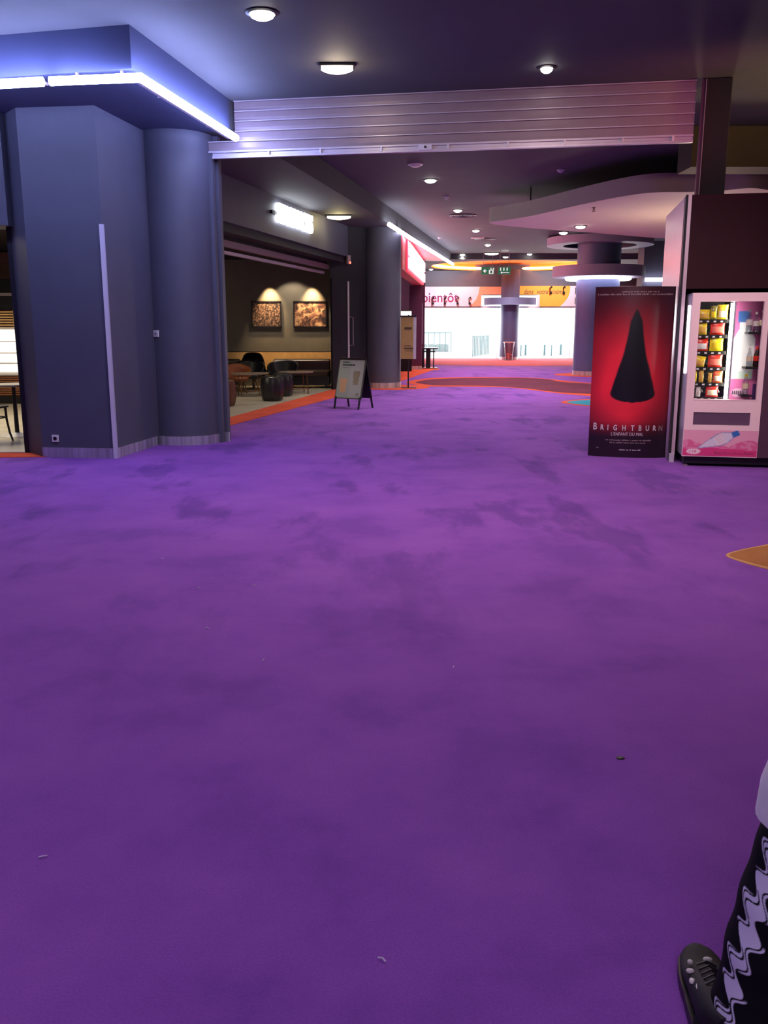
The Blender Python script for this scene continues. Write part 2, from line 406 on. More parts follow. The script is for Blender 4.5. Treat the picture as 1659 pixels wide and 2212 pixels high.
# ------------------------------------------------------------------ SETTING
floor = MB().box((-13, -5, -.1), (12, 42.1, 0)); floor = struct('floor', floor, M['carpet'])
def inlay(pts, m, z, name='carpet_inlay', sm=True):
    P = [fl(*q)[:2] for q in pts]
    if sm: P = smooth_closed(P, 8)
    return MB().prism(P, 0, z).build(name, m, floor)
def zp(l): return [(820 + x / 3.318, 460 + y / 3.318) for x, y in l]
inlay(zp([(190, 1212), (350, 1186), (600, 1178), (900, 1178), (1150, 1185), (1300, 1200), (1510, 1220), (1900, 1250), (2200, 1300), (2050, 1350), (1510, 1312), (1300, 1295), (1100, 1270), (900, 1250), (600, 1245), (350, 1243), (250, 1230)]), M['carpet_orange'], .003)
inlay(zp([(262, 1212), (400, 1191), (700, 1183), (950, 1182), (1180, 1190), (1300, 1211), (1510, 1226), (1880, 1258), (2150, 1300), (2000, 1335), (1510, 1298), (1300, 1288), (1080, 1262), (850, 1243), (600, 1238), (400, 1236), (300, 1225)]), M['carpet_burgundy'], .005)
inlay(zp([(1298, 1356), (1400, 1340), (1550, 1334), (1750, 1345), (1820, 1365), (1700, 1385), (1550, 1388), (1400, 1376)]), M['carpet_orange'], .003)
inlay(zp([(1340, 1357), (1420, 1346), (1550, 1340), (1720, 1350), (1790, 1366), (1680, 1380), (1550, 1382), (1420, 1372)]), M['carpet_teal'], .005)
inlay([(1568, 1200), (1592, 1190), (1640, 1180), (1720, 1166), (1800, 1180), (1830, 1220), (1760, 1250), (1659, 1230), (1600, 1214)], M['carpet_sand'], .003)
inlay([(1576, 1200), (1600, 1191), (1645, 1182), (1720, 1172), (1790, 1184), (1815, 1218), (1755, 1244), (1664, 1226), (1605, 1211)], M['carpet_brown'], .005)
MB().prism([(1.5, 36.0), (2.6, 35.2), (4, 34.7), (6, 34.6), (8, 35), (10, 35.6), (12, 36.5), (12, 42), (1.5, 42)], 0, .004).build('carpet_inlay', M['carpet_red'], floor)
def disc_poly(c, r, n=48, sx=1, sy=1): return [(c[0] + r * sx * math.cos(2 * PI * k / n), c[1] + r * sy * math.sin(2 * PI * k / n)) for k in range(n)]
MB().prism(disc_poly((.15, 22.35), .95, sx=1.05), 0, .0035).build('carpet_inlay', M['carpet_orange'], floor)
MB().prism(disc_poly((6.55, 28.1), 1.15), 0, .003).build('carpet_inlay', M['carpet_orange'], floor)
MB().prism([(.45, 24.6), (1.0, 27.5), (1.6, 30.6), (2.0, 31.8), (1.9, 34), (.5, 34), (.2, 30)], 0, .004).build('carpet_inlay', M['carpet_orange'], floor)
# orange border along the cafe, and the pale tiled cafe floor
MB().prism([(-2.15, 11.75), (-2.45, 13.28), (-1.09, 18.89), (-.55, 21.9), (-1.2, 21.9), (-1.27, 21.41), (-2.67, 14.42), (-2.95, 12.6)], 0, .006).build('carpet_border', M['carpet_orange'], floor)
MB().prism([(-9, 10.0), (-4.5, 10.18), (-3.95, 10.22), (-3.95, 10.55), (-9, 10.62)], 0, .006).build('carpet_border', M['carpet_orange'], floor)
MB().prism([(-12.4, 10.6), (-4.3, 10.6), (-3.4, 12.1), (-2.95, 12.6), (-2.67, 14.42), (-1.27, 21.41), (-1.2, 22.7), (-12.4, 22.7)], 0, .009).build('tile_flooring', M['tile'], floor)

# ceiling slabs
hc, hr = (5.45, 38.6), 3.45
struct('ceiling', MB().box((-13, -5, CZ), (12, 34.8, CZ + .12)), M['ceil'])
far = MB()
n = 64
ci = [(hc[0] + hr * math.cos(2 * PI * k / n), hc[1] + hr * math.sin(2 * PI * k / n)) for k in range(n)]
def toedge(k):
    a = 2 * PI * k / n; dx, dy = math.cos(a), math.sin(a)
    t = min((12 - hc[0]) / dx if dx > 1e-9 else 1e9, (-13 - hc[0]) / dx if dx < -1e-9 else 1e9, (42.1 - hc[1]) / dy if dy > 1e-9 else 1e9, (34.8 - hc[1]) / dy if dy < -1e-9 else 1e9)
    return (hc[0] + dx * t, hc[1] + dy * t)
ou = [toedge(k) for k in range(n)]
far.add([(x, y, FZ) for x, y in ci] + [(x, y, FZ) for x, y in ou], [(k, (k + 1) % n, n + (k + 1) % n, n + k) for k in range(n)])
for cxy in ((12, 42.1), (-13, 42.1), (-13, 34.8), (12, 34.8)):
    k = max(range(n), key=lambda k: (ou[k][0] == cxy[0]) * 0 - math.hypot(ou[k][0] - cxy[0], ou[k][1] - cxy[1]))
    best = sorted(range(n), key=lambda k: math.hypot(ou[k][0] - cxy[0], ou[k][1] - cxy[1]))[:2]
    far.add([(*cxy, FZ), (*ou[best[0]], FZ), (*ou[best[1]], FZ)], [(0, 1, 2)])
far.box((-13, 34.8, FZ), (12, 34.84, CZ + .12)).box((-13, 34.8, CZ + .4), (12, 42.1, CZ + .5))
struct('ceiling_far', far, M['ceil'])
# recessed orange disc with a glowing rim
t = thing('ceiling_dome', 'round orange recess in the far ceiling with a glowing rim', 'ceiling recess', (hc[0], hc[1], FZ))
MB().lathe([(hr, -.0), (hr, .3), (hr - .01, .3), (hr - .01, 0), (hr, 0)], seg=64, cap=False).build('recess_wall', M['orange'], t, True)
MB().lathe([(0, .28), (hr - .01, .28), (hr - .01, .3), (0, .3)], seg=64).build('recess_top', M['orange'], t, True)
MB().tube([((hr - .08) * math.cos(2 * PI * k / 64), (hr - .08) * math.sin(2 * PI * k / 64), .10) for k in range(64)], .05, 8, True).build('light_rim', M['led_warm'], t, True)

# soffit over the left side (one long bulkhead), outer edge carries the LED lines
EDGE = [(-9, 9.95), (-3.67, 9.06), (-2.32, 8.75), (-1.88, 11.42), (-1.4, 13.43), (.03, 20.77), (2.43, 33.6), (2.5, 34.25)]
M['soffit'] = mat('led_tinted_soffit', srgb(76, 82, 118), .7, var=.04, scale=2)  # blue tint puts the LED glow into the front soffit's colour
struct('trim_soffit', MB().prism(EDGE[:4] + [(-13, 11.42), (-13, 9.95)], SZ, CZ), M['soffit'])
struct('trim_soffit_far', MB().prism(EDGE[3:] + [(-13, 34.25), (-13, 11.42)], SZ, CZ), M['ceil'])

# left pillar block with curved nose
arc = [(-2.62 + .47 * math.cos(R(a)), 11.72 + .47 * math.sin(R(a))) for a in range(232, 362, 6)]
PIL = [(-4.32, 10.62), (-4.0, 10.24), (-3.11, 10.13), (-2.93, 11.3)] + arc + [(-2.16, 12.15), (-2.6, 12.5), (-4.32, 12.0)]
w = struct('wall_left', MB().prism(PIL, 0, SZ), M['wall'], smooth=True)
def band(path, z0, z1, off):
    b = MB()
    rows = []
    for i, p in enumerate(path):
        a = path[max(i - 1, 0)]; c = path[min(i + 1, len(path) - 1)]
        dx, dy = c[0] - a[0], c[1] - a[1]; l = math.hypot(dx, dy); rows.append((p[0] + dy / l * off, p[1] - dx / l * off))
    m_ = len(path)
    vs = [(x, y, z0) for x, y in rows] + [(x, y, z1) for x, y in rows] + [(x, y, z1) for x, y in path] + [(x, y, z0) for x, y in path]
    fs = []
    for i in range(m_ - 1):
        fs += [(i, i + 1, m_ + i + 1, m_ + i), (m_ + i, m_ + i + 1, 2 * m_ + i + 1, 2 * m_ + i)]
    return b.add(vs, fs)
o = band(PIL[1:3], 0, .115, .012).add(*(lambda q: (q.v, q.f))(band(PIL[2:4], 0, .115, .012))).add(*(lambda q: (q.v, q.f))(band(arc, 0, .115, .012))).build('baseboard_left', M['steel'], None, True); o['kind'] = 'structure'
c0 = Vector((-3.11, 10.13))
struct('trim_corner_strip', MB().box((-3.135, 10.105, 0), (-3.09, 10.16, 2.6), R(5)), M['strip'])
struct('trim_jamb', MB().box((-4.36, 10.6, 0), (-4.3, 12.0, SZ)), M['wall_dark'])
struct('wall_lintel', MB().box((-9, 10.4, 2.62), (-4.25, 10.85, SZ)), M['wall'])
struct('wall_left_end', MB().box((-9.6, 9.9, 0), (-9, 22.7, SZ)), M['wall_dark'])
# enclosing walls beyond what the camera sees
struct('wall_back', MB().box((-13, -5.1, 0), (12, -5, CZ)), M['wall_dark'])
struct('wall_right', MB().box((11.9, -5, 0), (12, 42.1, CZ)), M['wall_brown'])
struct('wall_left_near', MB().box((-9.6, -5, 0), (-9.4, 9.95, CZ)), M['wall_dark'])
# cafe shell
struct('wall_cafe_back', MB().box((-9, 22.7, 0), (-.3, 22.85, SZ)), M['cafe_wall'])
struct('ceiling_cafe', MB().prism([(-9, 10.85), (-4.3, 10.85), (-4.2, 12.1), (-2.75, 12.6), (-2.75, 14.3), (-1.3, 21.4), (-1.2, 22.7), (-9, 22.7)], 3.12, 3.2), M['wall_dark'])
struct('wall_cafe_side', MB().prism([(-1.27, 21.41), (-.42, 22.1), (-.3, 22.7), (-1.2, 22.7)], 0, SZ), M['wall_dark'])
# fascia carrying the lettering
FA = fl(502, 384, SZ); FB = fl(712, 472, SZ)
sl = (FB[0] - FA[0]) / (FB[1] - FA[1])
fpt = lambda Y, off=0: (FA[0] + sl * (Y - FA[1]) - off, Y)
P0, P1 = fpt(12.0), fpt(21.9)
struct('wall_fascia', MB().prism([P0, P1, (P1[0] - .35, P1[1] + .1), (P0[0] - .35, P0[1])], 3.12, SZ), M['wall'])
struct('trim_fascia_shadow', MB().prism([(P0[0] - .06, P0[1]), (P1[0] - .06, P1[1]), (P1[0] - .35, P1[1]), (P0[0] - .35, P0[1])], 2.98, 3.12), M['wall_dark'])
# door with strip and long handle, beside the big column
dA, dB = Vector((-1.27, 21.41)), Vector((-.42, 22.1)); du = (dB - dA).normalized(); dn = Vector((du.y, -du.x))
ang = math.atan2(du.y, du.x)
def dloc(u, off, z): p = dA + du * u + dn * off; return (p.x, p.y, z)
d1 = MB().box((0.02, -.03, 0), (.5, 0, 2.6)).xf(lambda x, y, z: dloc(x, -y + .005, z)); d1 = struct('door_1', d1, M['wall_dark'])
MB().box((.47, -.06, .02), (.515, -.03, 2.55)).xf(lambda x, y, z: dloc(x, -y, z)).build('edge_strip', M['alu_light'], d1)
MB().tube([dloc(.52, .05, 1.05), dloc(.60, .09, 1.05), dloc(.60, .09, 1.72), dloc(.52, .05, 1.72)], .014, 8).build('door_handle', M['alu'], d1)

# far end: wall with openings, glass, outside
YW = 41.8
xz = lambda q: (aty(*q, YW)[0], aty(*q, YW)[2])
N0, N1 = xz((1040, 636)), xz((1166, 636))
hz = 2.38
struct('wall_far', MB().box((-13, YW, hz), (N0[0], YW + .2, FZ + .3)).box((N1[0], YW, hz), (12, YW + .2, FZ + .3)).box((N0[0], YW, 2.93), (N1[0], YW + .2, FZ + .3)).box((-13, YW, 0), (1.55, YW + .2, hz)), M['wall'])
wn = 0
xs = [1.55, 5.3, 8.7, 12]
for a, b in zip(xs[:-1], xs[1:]):
    wn += 1
    top = hz
    wdw = MB().box((a, YW + .08, 0), (a + .012, YW + .14, top)).box((b - .012, YW + .08, 0), (b, YW + .14, top)).box((a, YW + .08, top - .04), (b, YW + .14, top)).box((a, YW + .08, 0), (b, YW + .14, .03))
    wdw = struct('window_%d' % wn, wdw, M['white'])
    MB().box((a + .03, YW + .1, .03), (b - .03, YW + .115, top - .04)).build('pane', M['window_glass'], wdw)
wn += 1
wdw = struct('window_%d' % wn, MB().box((N0[0], YW + .08, hz), (N1[0], YW + .14, hz + .03)).box((N0[0], YW + .08, 2.9), (N1[0], YW + .14, 2.93)), M['white'])
MB().box((N0[0], YW + .1, hz + .03), (N1[0], YW + .115, 2.9)).build('pane', M['window_glass'], wdw)
struct('ground', MB().box((-40, 42.1, -.12), (60, 110, -.02)), M['outside'])

# left wall past the red shop, shop interior
struct('wall_shop_side', MB().box((1.2, 33.1, 0), (1.5, YW, FZ)), M['maroon'])
struct('wall_shop_back', MB().box((-1.0, 33.8, 0), (1.2, 34, SZ)), M['ban_white'])
struct('wall_shop_left', MB().box((-1.1, 22.85, 0), (-.9, 34, SZ)), M['wall_dark'])
RA, RB = (.46, 22.75), (1.36, 32.0)
struct('wall_shop_fascia', MB().prism([RA, RB, (RB[0] - .3, RB[1]), (RA[0] - .3, RA[1])], 2.9, SZ), M['red_shop'])
struct('trim_shop_soffit_glow', MB().prism([(.48, 22.8), (.5, 22.85), (2.25, 33.0), (1.36, 33.0)], SZ - .012, SZ - .001), M['red_shop'])  # thin red sheet paints the sign's red light onto the soffit
# bulkhead on the right, behind the shutter post
struct('trim_bulkhead', MB().box((4.25, 12.9, 3.66), (11.9, 13.5, CZ)), M['wall_brown'])
struct('trim_bulkhead_far', MB().box((8.4, 29.5, 2.6), (11.9, 30.2, CZ)), M['wall'])

# ------------------------------------------------------------------ LED lines on the soffit edge
def led(path, label, z=SZ - .09, m='led', r=.042, name='led_strip_light'):
    org = (path[0][0], path[0][1], z)
    t = thing(name, label, 'light', org, 0, 'strip lights on the soffit edge')
    pts = [(x - org[0], y - org[1], 0) for x, y in path]
    MB().tube(pts, r, 10).build('tube', M[m], t, True)
    # aluminium tray behind the tube
    rows = MB()
    for a, b in zip(pts[:-1], pts[1:]):
        rows.wallseg((a[0], a[1]), (b[0], b[1]), -.012, .012, .10)
    rows.build('tray', M['alu'], t)
    for a, b in zip(pts[:-1], pts[1:]):
        dx, dy = b[0] - a[0], b[1] - a[1]; l = math.hypot(dx, dy); nb = max(2, int(l / 1.2))
        for k in range(nb):
            q = (k + .5) / nb
            MB().box((-.01, .085, -.012), (.01, .125, .09)).xf(lambda x, y, z: (a[0] + dx * q + dx / l * x - dy / l * y, a[1] + dy * q + dy / l * x + dx / l * y, z)).build('bracket', M['alu'], t)
    return t
def off(P, d=.10):                     # push a polyline out from the soffit edge
    out = []
    for i, p in enumerate(P):
        a = P[max(i - 1, 0)]; b = P[min(i + 1, len(P) - 1)]
        dx, dy = b[0] - a[0], b[1] - a[1]; l = math.hypot(dx, dy); out.append((p[0] + dy / l * d, p[1] - dx / l * d))
    return out
led(off([(-5.5, 9.37), (-3.16, 8.94)]), 'white strip light on the left soffit edge, leftmost piece before the small gap')
led(off([(-3.08, 8.925), (-2.32, 8.75), (-1.89, 11.36)]), 'bent white strip light above the dark pillar, running to the shutter')
led(off([(.0, 20.6), (.6, 23.9), (2.4, 33.4)], .12), 'long white strip light above the red shop sign', m='led_far', r=.05)

# ------------------------------------------------------------------ roller shutter
SA, SB = (-1.06, 11.4), (3.54, 10.58)
sd = Vector((SB[0] - SA[0], SB[1] - SA[1])).normalized(); sang = math.atan2(sd.y, sd.x)
sh = thing('roller_shutter', 'half raised pale metal roller shutter hanging across the hall', 'shutter', (SA[0], SA[1], 3.53), sang)
U0, U1 = -1.15, 4.62
b = MB()
nsl = 5; h = (CZ - 3.62) / nsl
def slat(b, u0, u1, z, h):
    prof = [(-.010, 0), (-.014, h * .3), (-.014, h * .8), (-.010, h * .87), (-.026, h * .90), (-.026, h * .96), (-.010, h * .985), (-.010, h), (.012, h), (.012, 0)]
    vs = [(u0, y, z + q) for y, q in prof] + [(u1, y, z + q) for y, q in prof]; k = len(prof)
    b.add(vs, [tuple(range(k)), tuple(range(2 * k - 1, k - 1, -1))] + [(i, (i + 1) % k, k + (i + 1) % k, k + i) for i in range(k)])
for i in range(nsl):
    z = .09 + i * h
    slat(b, (U0 if z + h < SZ - 3.53 else -.78), U1, z, h)
b.build('shutter_curtain', M['alu'], sh)
b = MB()
for i in range(nsl):
    z = .09 + i * h
    b.box(((U0 if z + h < SZ - 3.53 else -.78), -.03, z + h * .88), (U1, -.02, z + h * .97))
b.build('slat_ridges', M['alu_light'], sh)  # lighter metal paints a highlight along each slat ridge
b = MB().box((U0, -.03, 0), (U1, .02, .03)).box((U0, -.03, .066), (U1, .02, .09)).box((U0, -.012, .03), (U1, .012, .066))
b.build('bottom_rail', M['alu_light'], sh, bevel=.003)
for u in (-.35, .3, 1.05, 1.85, 2.55, 3.2, 3.85, 4.4):
    MB().box((u - .012, -.04, .02), (u + .012, -.012, .075)).build('rail_clip', M['white'], sh)
lk = MB().box((1.5, -.045, .015), (1.66, -.02, .08)).build('lock_plate', M['white'], sh, bevel=.004)
MB().lathe([(0, 0), (.014, 0), (.014, .012), (0, .012)], (0, 0, 0), 12).xf(lambda x, y, z: (1.58 + x, -.045 - z, .048 + y)).build('lock_cylinder', M['black'], lk)
# left guide rail against the curved pillar
struct('trim_shutter_guide', MB().box((-2.22, 11.56, 0), (-2.12, 11.64, 3.6), sang).box((-2.17, 11.70, 0), (-2.07, 11.80, SZ), sang), M['wall'])
struct('trim_guide_foot', MB().box((-2.14, 11.68, 0), (-2.06, 11.71, .12), sang), M['steel'])

# right guide post on the kiosk roof
pst = thing('shutter_post', 'dark square post rising from the kiosk roof at the shutter end', 'post', (3.72, 10.62, 2.872), R(-11))
MB().box((-.13, -.14, 0), (.15, .14, CZ - 2.875)).build('shaft', M['wall_dark'], pst, bevel=.01)
MB().box((-.165, -.16, .02), (-.132, -.08, CZ - 2.89)).build('guide_channel', M['maroon'], pst)
MB().box((-.133, -.18, .02), (-.125, -.16, CZ - 2.89)).build('channel_lip', M['alu'], pst)

# ------------------------------------------------------------------ downlights and lamps
def downlight(q, z, label, r=.105, energy=40, col=(1, .93, .84), group='recessed ceiling downlights'):
    p = fl(*q, z)
    t = thing('downlight', label, 'light', (p[0], p[1], z), 0, group)
    MB().lathe([(r + .03, 0), (r + .03, -.008), (r, -.018), (r - .006, -.004), (r - .006, 0)], seg=28, cap=False).build('trim_ring', M['black'], t, True)
    MB().lathe([(0, -.06), (r * .5, -.055), (r * .85, -.036), (r - .008, -.006), (r - .008, -.003), (0, -.003)], seg=24).build('lens', M['lens'], t, True)  # dome drawn deeper so the lens takes in the lamp's bloom
    if energy: light('SPOT', 'downlight_lamp', (0, 0, -.09), energy, col, angle=R(125), blend=.8, parent=t, soft=.1)
    return t
downlight((566, 27), CZ, 'large bright round downlight at top, nearest to the bent strip light', .115, 90, (.95, .92, 1))
downlight((1181, 145), CZ, 'lone round downlight in the dark ceiling above the shutter', .07, 60, (1, .78, .72))
downlight((930, 388), CZ, 'first round downlight beyond the shutter, largest of the diagonal row', .115, 160)
downlight((989, 453), CZ, 'second downlight of the diagonal row beyond the shutter', .105, 180)
downlight((1028, 497), CZ, 'third downlight of the diagonal row beyond the shutter', .105, 200)
downlight((1054, 528), CZ, 'fourth downlight of the diagonal row, just above the oblong lamp', .1, 200)
downlight((999, 549), CZ, 'small downlight left of the orange ceiling recess', .1, 120)
downlight((1092, 554), FZ, 'small downlight at the front edge of the orange recess', .1, 0)
downlight((1144, 548), CZ, 'small downlight above the right half of the orange recess', .1, 120)
downlight((931, 581), FZ, 'small downlight beside the red shop sign, above the banner', .09, 30)
downlight((1003, 590), FZ, 'small downlight left of the green exit signs, above the banner', .09, 30)
downlight((1254, 488), 3.6, 'bright downlight under the pale curved canopy', .11, 120)
downlight((1217, 501), 3.6, 'smaller downlight at the far rim of the curved canopy', .1, 120)

def bulkhead(p, label, m, w=.32, rz=0, energy=20, col=(1, .8, .5)):
    t = thing('bulkhead_lamp', label, 'light', p, rz)
    MB().box((-w / 2 - .02, -.07, -.03), (w / 2 + .02, .07, 0)).build('base', M['black'], t, bevel=.006)
    b = MB(); rings = []
    for k in range(9):
        u = -w / 2 + w * k / 8; s_ = math.sin(PI * (k + .6) / 9.2) ** .45
        rings.append([(u, .06 * s_ * math.cos(PI * j / 8), -.028 - .075 * s_ * math.sin(PI * j / 8)) for j in range(9)])
    b.loft(rings).build('diffuser', M[m], t, True)
    if energy: light('POINT', 'bulkhead_bulb', (0, 0, -.2), energy, col, parent=t, soft=.08)
    return t
bulkhead((*fl(728, 138, CZ)[:2], CZ), 'oblong peach glowing lamp on the ceiling in front of the shutter', 'lens_peach', .33, 0, 8)
bulkhead((*fl(732, 464, SZ)[:2], SZ), 'oblong yellow glowing lamp under the soffit by the white sign letters', 'lens_warm', .5, 0, 10, (1, .85, .4))
bulkhead((*fl(1062, 545, CZ)[:2], CZ), 'oblong white lamp above the front of the orange recess', 'lens_peach', .5, 0, 0)
# detectors
def detector(q, z, label, r=.07, dark=False):
    p = fl(*q, z)
    t = thing('smoke_detector', label, 'detector', (p[0], p[1], z))
    m = M['black'] if dark else M['white']
    MB().lathe([(r, 0), (r, -.015), (r * .9, -.02), (0, -.02)], seg=20).build('base', m, t, True)
    MB().lathe([(r * .7, -.019), (r * .62, -.045), (r * .3, -.055), (0, -.055)], seg=20).build('sensor_head', m, t, True)
detector((897, 354), CZ, 'wide pale round detector on the ceiling just past the shutter', .13)
detector((964, 425), CZ, 'small pale detector between the first two row downlights', .06)
detector((1211, 366), CZ, 'small grey detector on the dark ceiling above the canopy', .07)
detector((949, 512), CZ, 'tiny detector near the soffit edge beside the far strip light', .06)
def sprinkler(p, label):
    t = thing('sprinkler_head', label, 'sprinkler', p)
    MB().lathe([(.035, 0), (.035, -.008), (.012, -.012), (.012, -.05), (0, -.05)], seg=14).build('stem', M['bronze'], t, True)
    MB().lathe([(0, -.075), (.03, -.072), (.03, -.066), (0, -.066)], seg=14).build('deflector', M['bronze'], t, True)
    MB().tube([(-.018, 0, -.045), (-.022, 0, -.06), (-.01, 0, -.07)], .004).tube([(.018, 0, -.045), (.022, 0, -.06), (.01, 0, -.07)], .004).build('yoke', M['bronze'], t)
sprinkler((*fl(1283, 448, 3.6)[:2], 3.6), 'small sprinkler head under the pale curved canopy')
def grille(q, label, r=.32):
    p = fl(*q, CZ)
    t = thing('ceiling_grille', label, 'grille', (p[0], p[1], CZ))
    MB().lathe([(r, 0), (r, -.012), (r - .03, -.02), (r - .05, -.012), (r - .05, 0)], seg=36, cap=False).build('frame', M['black'], t, True)
    b = MB()
    for k in range(5): b.tube([((r - .06) * (k + 1) / 5.5 * math.cos(2 * PI * j / 28), (r - .06) * (k + 1) / 5.5 * math.sin(2 * PI * j / 28), -.008) for j in range(28)], .012, 6, True)
    b.build('louvre', M['black'], t)
grille((1000, 465), 'dark round air grille beside the second row downlight', .34)
grille((1048, 516), 'dark round air grille before the fourth row downlight', .34)
p = fl(1039, 513, CZ)
t = thing('ceiling_plate', 'small pale plate on the ceiling next to the dark grille', 'plate', (p[0] - .1, p[1], CZ))
MB().box((-.2, -.1, -.02), (.2, .1, 0)).build('cover', M['white'], t, bevel=.005); MB().box((-.16, -.06, -.026), (.16, .06, -.02)).build('inset', M['alu'], t)

# ------------------------------------------------------------------ sockets, sensor
A_, B_ = (-4.0, 10.24), (-3.11, 10.13); aw = math.atan2(B_[1] - A_[1], B_[0] - A_[0])
p = pl(120, 947, A_, B_)
t = thing('wall_socket', 'white wall socket low on the dark pillar front', 'socket', (p[0], p[1], p[2]), aw)
MB().box((-.042, -.012, -.042), (.042, 0, .042)).build('plate', M['white'], t, bevel=.004)
MB().lathe([(.022, 0), (.022, .004), (0, .004)], seg=18).xf(lambda x, y, z: (x, -.012 - z, y)).build('outlet', M['black'], t)
cp_, = [(-2.62, 11.72)]
a_ = R(238)
p = (cp_[0] + .472 * math.cos(a_), cp_[1] + .472 * math.sin(a_), 1.41)
t = thing('wall_switch', 'white square switch on the curved pillar at shoulder height', 'switch', p, a_ + PI / 2)
MB().box((-.042, -.014, -.042), (.042, .004, .042)).build('plate', M['white'], t, bevel=.004)
MB().lathe([(.016, 0), (.016, .006), (0, .006)], seg=16).xf(lambda x, y, z: (x, -.014 - z, y)).build('key_slot', M['alu'], t)
p = (-.88, 21.66)
sv = fl(757, 545, 3.3)
t = thing('alarm_sensor', 'small grey alarm sensor with a red light beside the fascia', 'sensor', dloc(.5, .005, 3.05), ang)
MB().box((-.05, -.09, -.1), (.05, 0, .1)).build('housing', M['alu'], t, bevel=.012)
MB().sphere((.02, -.095, -.07), .025, 10, 6).build('indicator', M['red_led'], t)

# ------------------------------------------------------------------ columns
def column(name, c, r, label, top, rings, band_h=.13, m='column'):
    t = thing(name, label, 'column', (c[0], c[1], 0))
    MB().lathe([(r, band_h), (r, top - .001)], seg=56).build('shaft', M[m], t, True)
    MB().lathe([(r + .008, 0.0), (r + .008, band_h), (r, band_h + .004)], seg=56).build('base_band', M['steel'], t, True)
    return t
column('round_column', (-.03, 22.35), .45, 'large dark round column between the cafe and the red shop', SZ, [], m='wall')
rc = column('round_column', (6.62, 28.1), .655, 'wide round column with two ring trays behind the tall poster', CZ, [])
def tray(t, r, z0, z1, m='ring', inner=None, led_r=None, ledm='led_far', th=.05):
    inner = inner or r - .35
    o = MB().lathe([(inner, z0), (r, z0), (r, z1), (r - th, z1), (r - th, z0 + .04), (inner, z0 + .04), (inner, z0)], seg=64).build('ring_tray', M[m], t, True)
    if led_r: MB().tube([(led_r * math.cos(2 * PI * k / 64), led_r * math.sin(2 * PI * k / 64), z0 - .04) for k in range(64)], .05, 8, True).build('ring_light', M[ledm], o, True)
    return o
tray(rc, 1.6, 3.92, 4.14, inner=1.1)
tray(rc, 1.4, 2.98, 3.3, inner=.66, led_r=.95)
fc = column('round_column', (5.74, 41.15), .42, 'far round column standing before the bright glass doors', FZ, [])
tray(fc, 1.18, 2.45, 2.76, m='column', inner=.42)
for k in range(4):
    a = PI / 4 + k * PI / 2
    MB().box((.6, -.015, 3.3), (1.15, .015, 3.33), a, (0, 0)).build('tray_arm', M['alu'], rc)
t = thing('led_tube_light', 'short white tube light on the far right bulkhead', 'light', (8.95, 29.4, 2.98))
MB().tube([(-.5, 0, 0), (1.4, 0, 0)], .06, 8).build('tube', M['led_far'], t, True)
MB().box((-.5, .03, -.03), (1.4, .1, .05)).build('tray', M['ring'], t)

# ------------------------------------------------------------------ canopy
cn = [(2.19, 19.13), (2.52, 18.5), (2.9, 17.8), (3.52, 16.17), (3.99, 15.2), (4.35, 14.85), (4.89, 14.8), (5.35, 14.65), (5.7, 14.4), (6.2, 14.7), (7.2, 15.3), (8.6, 16.2), (9.6, 18), (9.6, 20.5), (8.6, 22.6), (6.9, 22.4), (5.0, 21.2), (3.0, 19.95)]
cn = smooth_closed(cn, 8)
t = thing('ceiling_canopy', 'big pale free-form canopy hanging under the dark ceiling', 'canopy', (5.5, 18.5, 3.6))
MB().prism([(x - 5.5, y - 18.5) for x, y in cn], 0, .29).build('canopy_panel', M['canopy'], t, True)
for hx, hy in ((2.9, 18.3), (4.8, 15.5), (7.5, 17.5), (6, 20.5)):
    MB().tube([(hx - 5.5, hy - 18.5, .28), (hx - 5.5, hy - 18.5, CZ - 3.6)], .012, 6).build('hanger_rod', M['black'], t)

# ------------------------------------------------------------------ exit signs
def sign_hang(name, qa, qb, Y, zt, label, kind):
    a, b = aty(*qa, Y), aty(*qb, Y); w, h = b[0] - a[0], a[2] - b[2]
    t = thing(name, label, 'exit sign', ((a[0] + b[0]) / 2, Y, b[2]))
    MB().box((-w / 2, 0, 0), (w / 2, .05, h)).build('sign_box', M['exit_green'], t, bevel=.004)
    for u in (-w * .35, w * .35): MB().tube([(u, .025, h), (u, .025, zt - b[2])], .008, 6).build('rod', M['alu'], t)
    def arrow(u, z, s, l):
        return MB().add([(u - s, -.002, z), (u, -.002, z + s), (u + .25 * s, -.002, z + .75 * s), (u - .1 * s, -.002, z + .22 * s), (u + l, -.002, z + .22 * s), (u + l, -.002, z - .22 * s), (u - .1 * s, -.002, z - .22 * s), (u + .25 * s, -.002, z - .75 * s), (u, -.002, z - s)], [tuple(range(9))])
    if kind == 0:
        arrow(-w * .22, h * .48, h * .26, h * .2).build('arrow', M['exit_white'], t)
        x0, x1 = w * .08, w * .42
        MB().box((x0, -.003, h * .1), (x1, -.001, h * .62)).build('lift_symbol', M['exit_white'], t)
        MB().box((x0 + .04, -.005, h * .16), (x1 - .04, -.003, h * .54)).build('lift_symbol_door', M['exit_green'], t)
        b2 = MB()
        for u in (x0 + .04, x0 + .13): b2.add([(u, -.002, h * .68), (u + .06, -.002, h * .68), (u + .03, -.002, h * .95)], [(0, 1, 2)])
        b2.build('small_arrows', M['exit_white'], t)
    else:
        for u in (-.14, -.02, .1):       # small figures
            b2 = MB()
            b2.box((u - .02, -.003, h * .52), (u + .02, -.001, h * .76)); b2.add([(u + .022 * math.cos(k * PI / 5), -.002, h * .86 + .022 * math.sin(k * PI / 5)) for k in range(10)], [tuple(range(10))])
            b2.build('figure_symbol', M['exit_white'], t)
        arrow(-w * .2, h * .26, h * .17, w * .58).build('arrow', M['exit_white'], t)
sign_hang('exit_sign', (1040, 577), (1068, 593), 33.0, CZ, 'green hanging sign with a left arrow and a lift symbol', 0)
